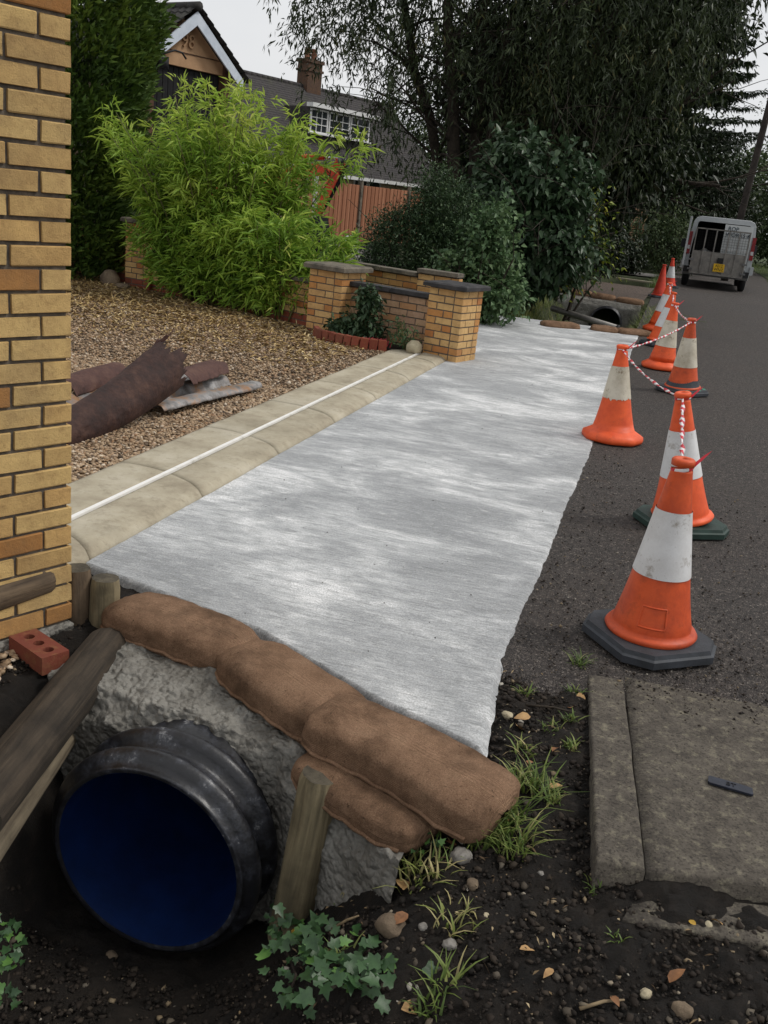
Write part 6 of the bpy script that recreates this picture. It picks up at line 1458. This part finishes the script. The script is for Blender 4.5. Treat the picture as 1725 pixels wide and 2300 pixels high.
P[:, 2] = ground_h(P[:, 0], P[:, 1])+.012; k, px, py = infov(P); P = P[k]; P = P[rng.random(len(P)) < np.clip(.22+.6*vnoise(P, 4, 55, 2), .04, 1)]; n = len(P)
P[:, 2] += rng.uniform(0, .012, n)
o = foliage('plant_debris', P, rdir(n)*np.array([1, 1, .3]), rdir(n)*.5+np.array([0, 0, 1.]), rng.gamma(2.2, .008, n).clip(.006, .05), rng.uniform(.002, .008, n), rng.random(n), MT['debris'], None); meta(o, 'bits of straw and leaf scattered over the soil', 'plant debris')
# grass tufts
def grass(name, label, spots, mat=MT['grass'], kind='stuff'):
    Vs, Fs, Ts = [], [], []; nv = 0
    for (x, y, r, h, nbl, dry) in spots:
        for _ in range(nbl):
            a = rng.uniform(0, 6.28); q = r*math.sqrt(rng.random()); bx, by = x+q*math.cos(a), y+q*math.sin(a); bz = gz(bx, by)-.005; hh = h*rng.uniform(.5, 1.15); th = rng.uniform(0, 6.28); ln_ = rng.uniform(.3, 1.1)*hh; wd = rng.uniform(.0022, .0045); dx, dy_ = math.cos(th), math.sin(th)
            tt = np.clip(dry+rng.normal(0, .22), 0, 1)
            for i, s in enumerate((0, .35, .7, 1.)):
                c = np.array([bx+dx*ln_*s**1.6, by+dy_*ln_*s**1.6, bz+hh*(s-.35*s**2.6)]); w_ = wd*(1-s**1.5)+.0003; Vs += [c+np.array([-dy_, dx, 0])*w_, c-np.array([-dy_, dx, 0])*w_]
            for i in range(3): Fs.append((nv+2*i, nv+2*i+1, nv+2*i+3, nv+2*i+2)); Ts.append(tt)
            nv += 8
    o = obj(name, mkmesh(name, np.array(Vs), np.array(Fs), mat, False, Ts)); return meta(o, label, 'grass', None, kind)
gs = []
for px, py, r, h, n_, dry in [(1130, 1830, .05, .15, 60, .3), (1080, 1880, .05, .14, 45, .35), (1180, 1760, .04, .12, 35, .45), (1150, 1900, .05, .12, 40, .55), (1230, 1800, .04, .1, 25, .5), (890, 1950, .06, .1, 40, .8), (820, 1970, .05, .09, 30, .85), (960, 1960, .06, .09, 35, .75), (1020, 2070, .05, .08, 18, .8), (1300, 1500, .02, .08, 26, .25), (1290, 1560, .02, .05, 16, .3), (1280, 1620, .02, .05, 18, .4), (1280, 1680, .02, .06, 18, .45), (1180, 1560, .02, .05, 10, .5), (1240, 1640, .03, .05, 16, .4), (1000, 2210, .03, .1, 16, .45), (1180, 1690, .03, .06, 18, .6), (960, 2270, .03, .08, 14, .3), (1330, 2000, .02, .05, 8, .3), (1390, 2110, .02, .04, 8, .3), (760, 2150, .03, .07, 10, .5)]:
    z = -.2
    for _ in range(8): q = G(px, py, z); z = gz(q[0], q[1])
    gs.append((q[0], q[1], r*1.15, h, int(n_*1.7), dry))
grass('grass_tufts', 'green and straw coloured grass tufts between sandbags and kerb', gs)
fs = [(rng.uniform(-.75, -.25), rng.uniform(16, 20.5), .12, .3, 22, .5) for _ in range(60)]+[(rng.uniform(-.6, -.2), rng.uniform(27, 31), .15, .35, 20, .2) for _ in range(50)]+[(rng.uniform(-2.6, -2.0), rng.uniform(15.5, 20), .15, .4, 20, .6) for _ in range(50)]
grass('ditch_grass', 'rough grass on the banks of the far ditch', [(a, b, c, d, int(e), f) for a, b, c, d, e, f in fs])
vg = [(rng.uniform(3.5, 6.0), rng.uniform(18, 60), .4, .35, 30, .35) for _ in range(160)]
grass('verge_grass', 'green grass of the right hand verge', vg)
pk = empty('plank', tuple(G(1430, 633, .05)), R(-12), 'pale plank lying beside the far grass bank', 'plank')
V, F = bev_box((1.15, .16, .05), .006, 2, .002); obj('board', mkmesh('board', V, F, MT['plank']), pk, (0, 0, .03))
# twigs
for i, (a, b, lb) in enumerate([((745, 2095), (805, 2065), 'short pale bamboo twig on the soil'), ((1180, 1590), (1300, 1610), 'dark broken twig near the kerb end'), ((1300, 2275), (1400, 2255), 'thin twig at the bottom edge'), ((1060, 1850), (1120, 1838), 'stout brown twig in the grass tuft')]):
    q = []
    for px, py in (a, b):
        z = -.2
        for _ in range(8): w_ = G(px, py, z); z = gz(w_[0], w_[1])
        q.append(np.array([w_[0], w_[1], z+.012]))
    mid = (q[0]+q[1])/2+np.array([.003, .004, .006]); o = MB().tube([(0, 0, 0), tuple(mid-q[0]), tuple(q[1]-q[0])], [.0045, .004, .0025], 7).build('twig', MT['twig'] if i != 1 else MT['log_dark'], None, True, tuple(q[0])); meta(o, lb, 'twig')
# ivy
def ivy_mesh(mat):
    out = [(0, 0), (.28, -.06), (.42, .10), (.30, .26), (.46, .52), (.22, .52), (0, 1.), (-.22, .52), (-.46, .52), (-.30, .26), (-.42, .10), (-.28, -.06)]
    V = [(x, y, .25*abs(x)-.25*y*y*.5) for x, y in out]+[(0, .3, -.01)]; n = len(out); return mkmesh('leaf', V, [(i, (i+1) % n, n) for i in range(n)], mat, True)
IV = [ivy_mesh(MT['ivy_leaf']), ivy_mesh(MT['ivy_leaf_light'])]
def ivy(label, path, nl, size, spread, lightp=.15, zoff=.02, follow=True):
    pts = []
    for px, py, dz in path:
        z = -.3
        for _ in range(10): q = G(px, py, z); z = gz(q[0], q[1])+dz
        pts.append(np.array([q[0], q[1], z]))
    o0 = pts[0]; t = empty('ivy', tuple(o0), 0, label, 'ivy'); P = np.array(pts)
    MB().tube([tuple(p-o0) for p in P], .0035, 6).build('stem', MT['bark'], t, True)
    for i in range(nl):
        s = rng.random()*(len(P)-1); k = int(s); p = P[k]+(P[min(k+1, len(P)-1)]-P[k])*(s-k)+rng.normal(0, spread, 3)*np.array([1, 1, .4])
        p[2] = max(p[2], gz(p[0], p[1])+.008); d = rdir(1)[0]*np.array([1, 1, .35])+np.array([0, -.2, -.1])
        place_leaf(IV[int(rng.random() < lightp)], p+np.array([0, 0, zoff]), d, rdir(1)[0]*.35+np.array([0, -.45, .9]), rng.uniform(*size), t, tuple(o0))
ivy('ivy patch with broad leaves at the foot of the split post', [(690, 2120, .03), (730, 2170, .03), (780, 2200, .03), (840, 2220, .02)], 80, (.03, .055), .05, .12)
ivy('ivy creeping round the split post below the sandbags', [(660, 1880, .30), (700, 1850, .30), (760, 1870, .18), (810, 1880, .1)], 55, (.022, .04), .03, .2)
ivy('ivy trailing beside the pipe to the left of the post', [(640, 2010, .10), (625, 2070, .08), (640, 2130, .05), (665, 2190, .04), (640, 2260, .03)], 70, (.02, .04), .035, .1)
ivy('small green sprig growing at the left edge by the dark log', [(0, 1640, .22), (15, 1690, .2), (5, 1740, .2), (0, 1800, .2)], 34, (.022, .036), .02, .3)
ivy('low green weed between the sandbag and the flint', [(930, 1890, .02), (960, 1900, .03), (990, 1880, .02)], 22, (.018, .03), .025, .6)
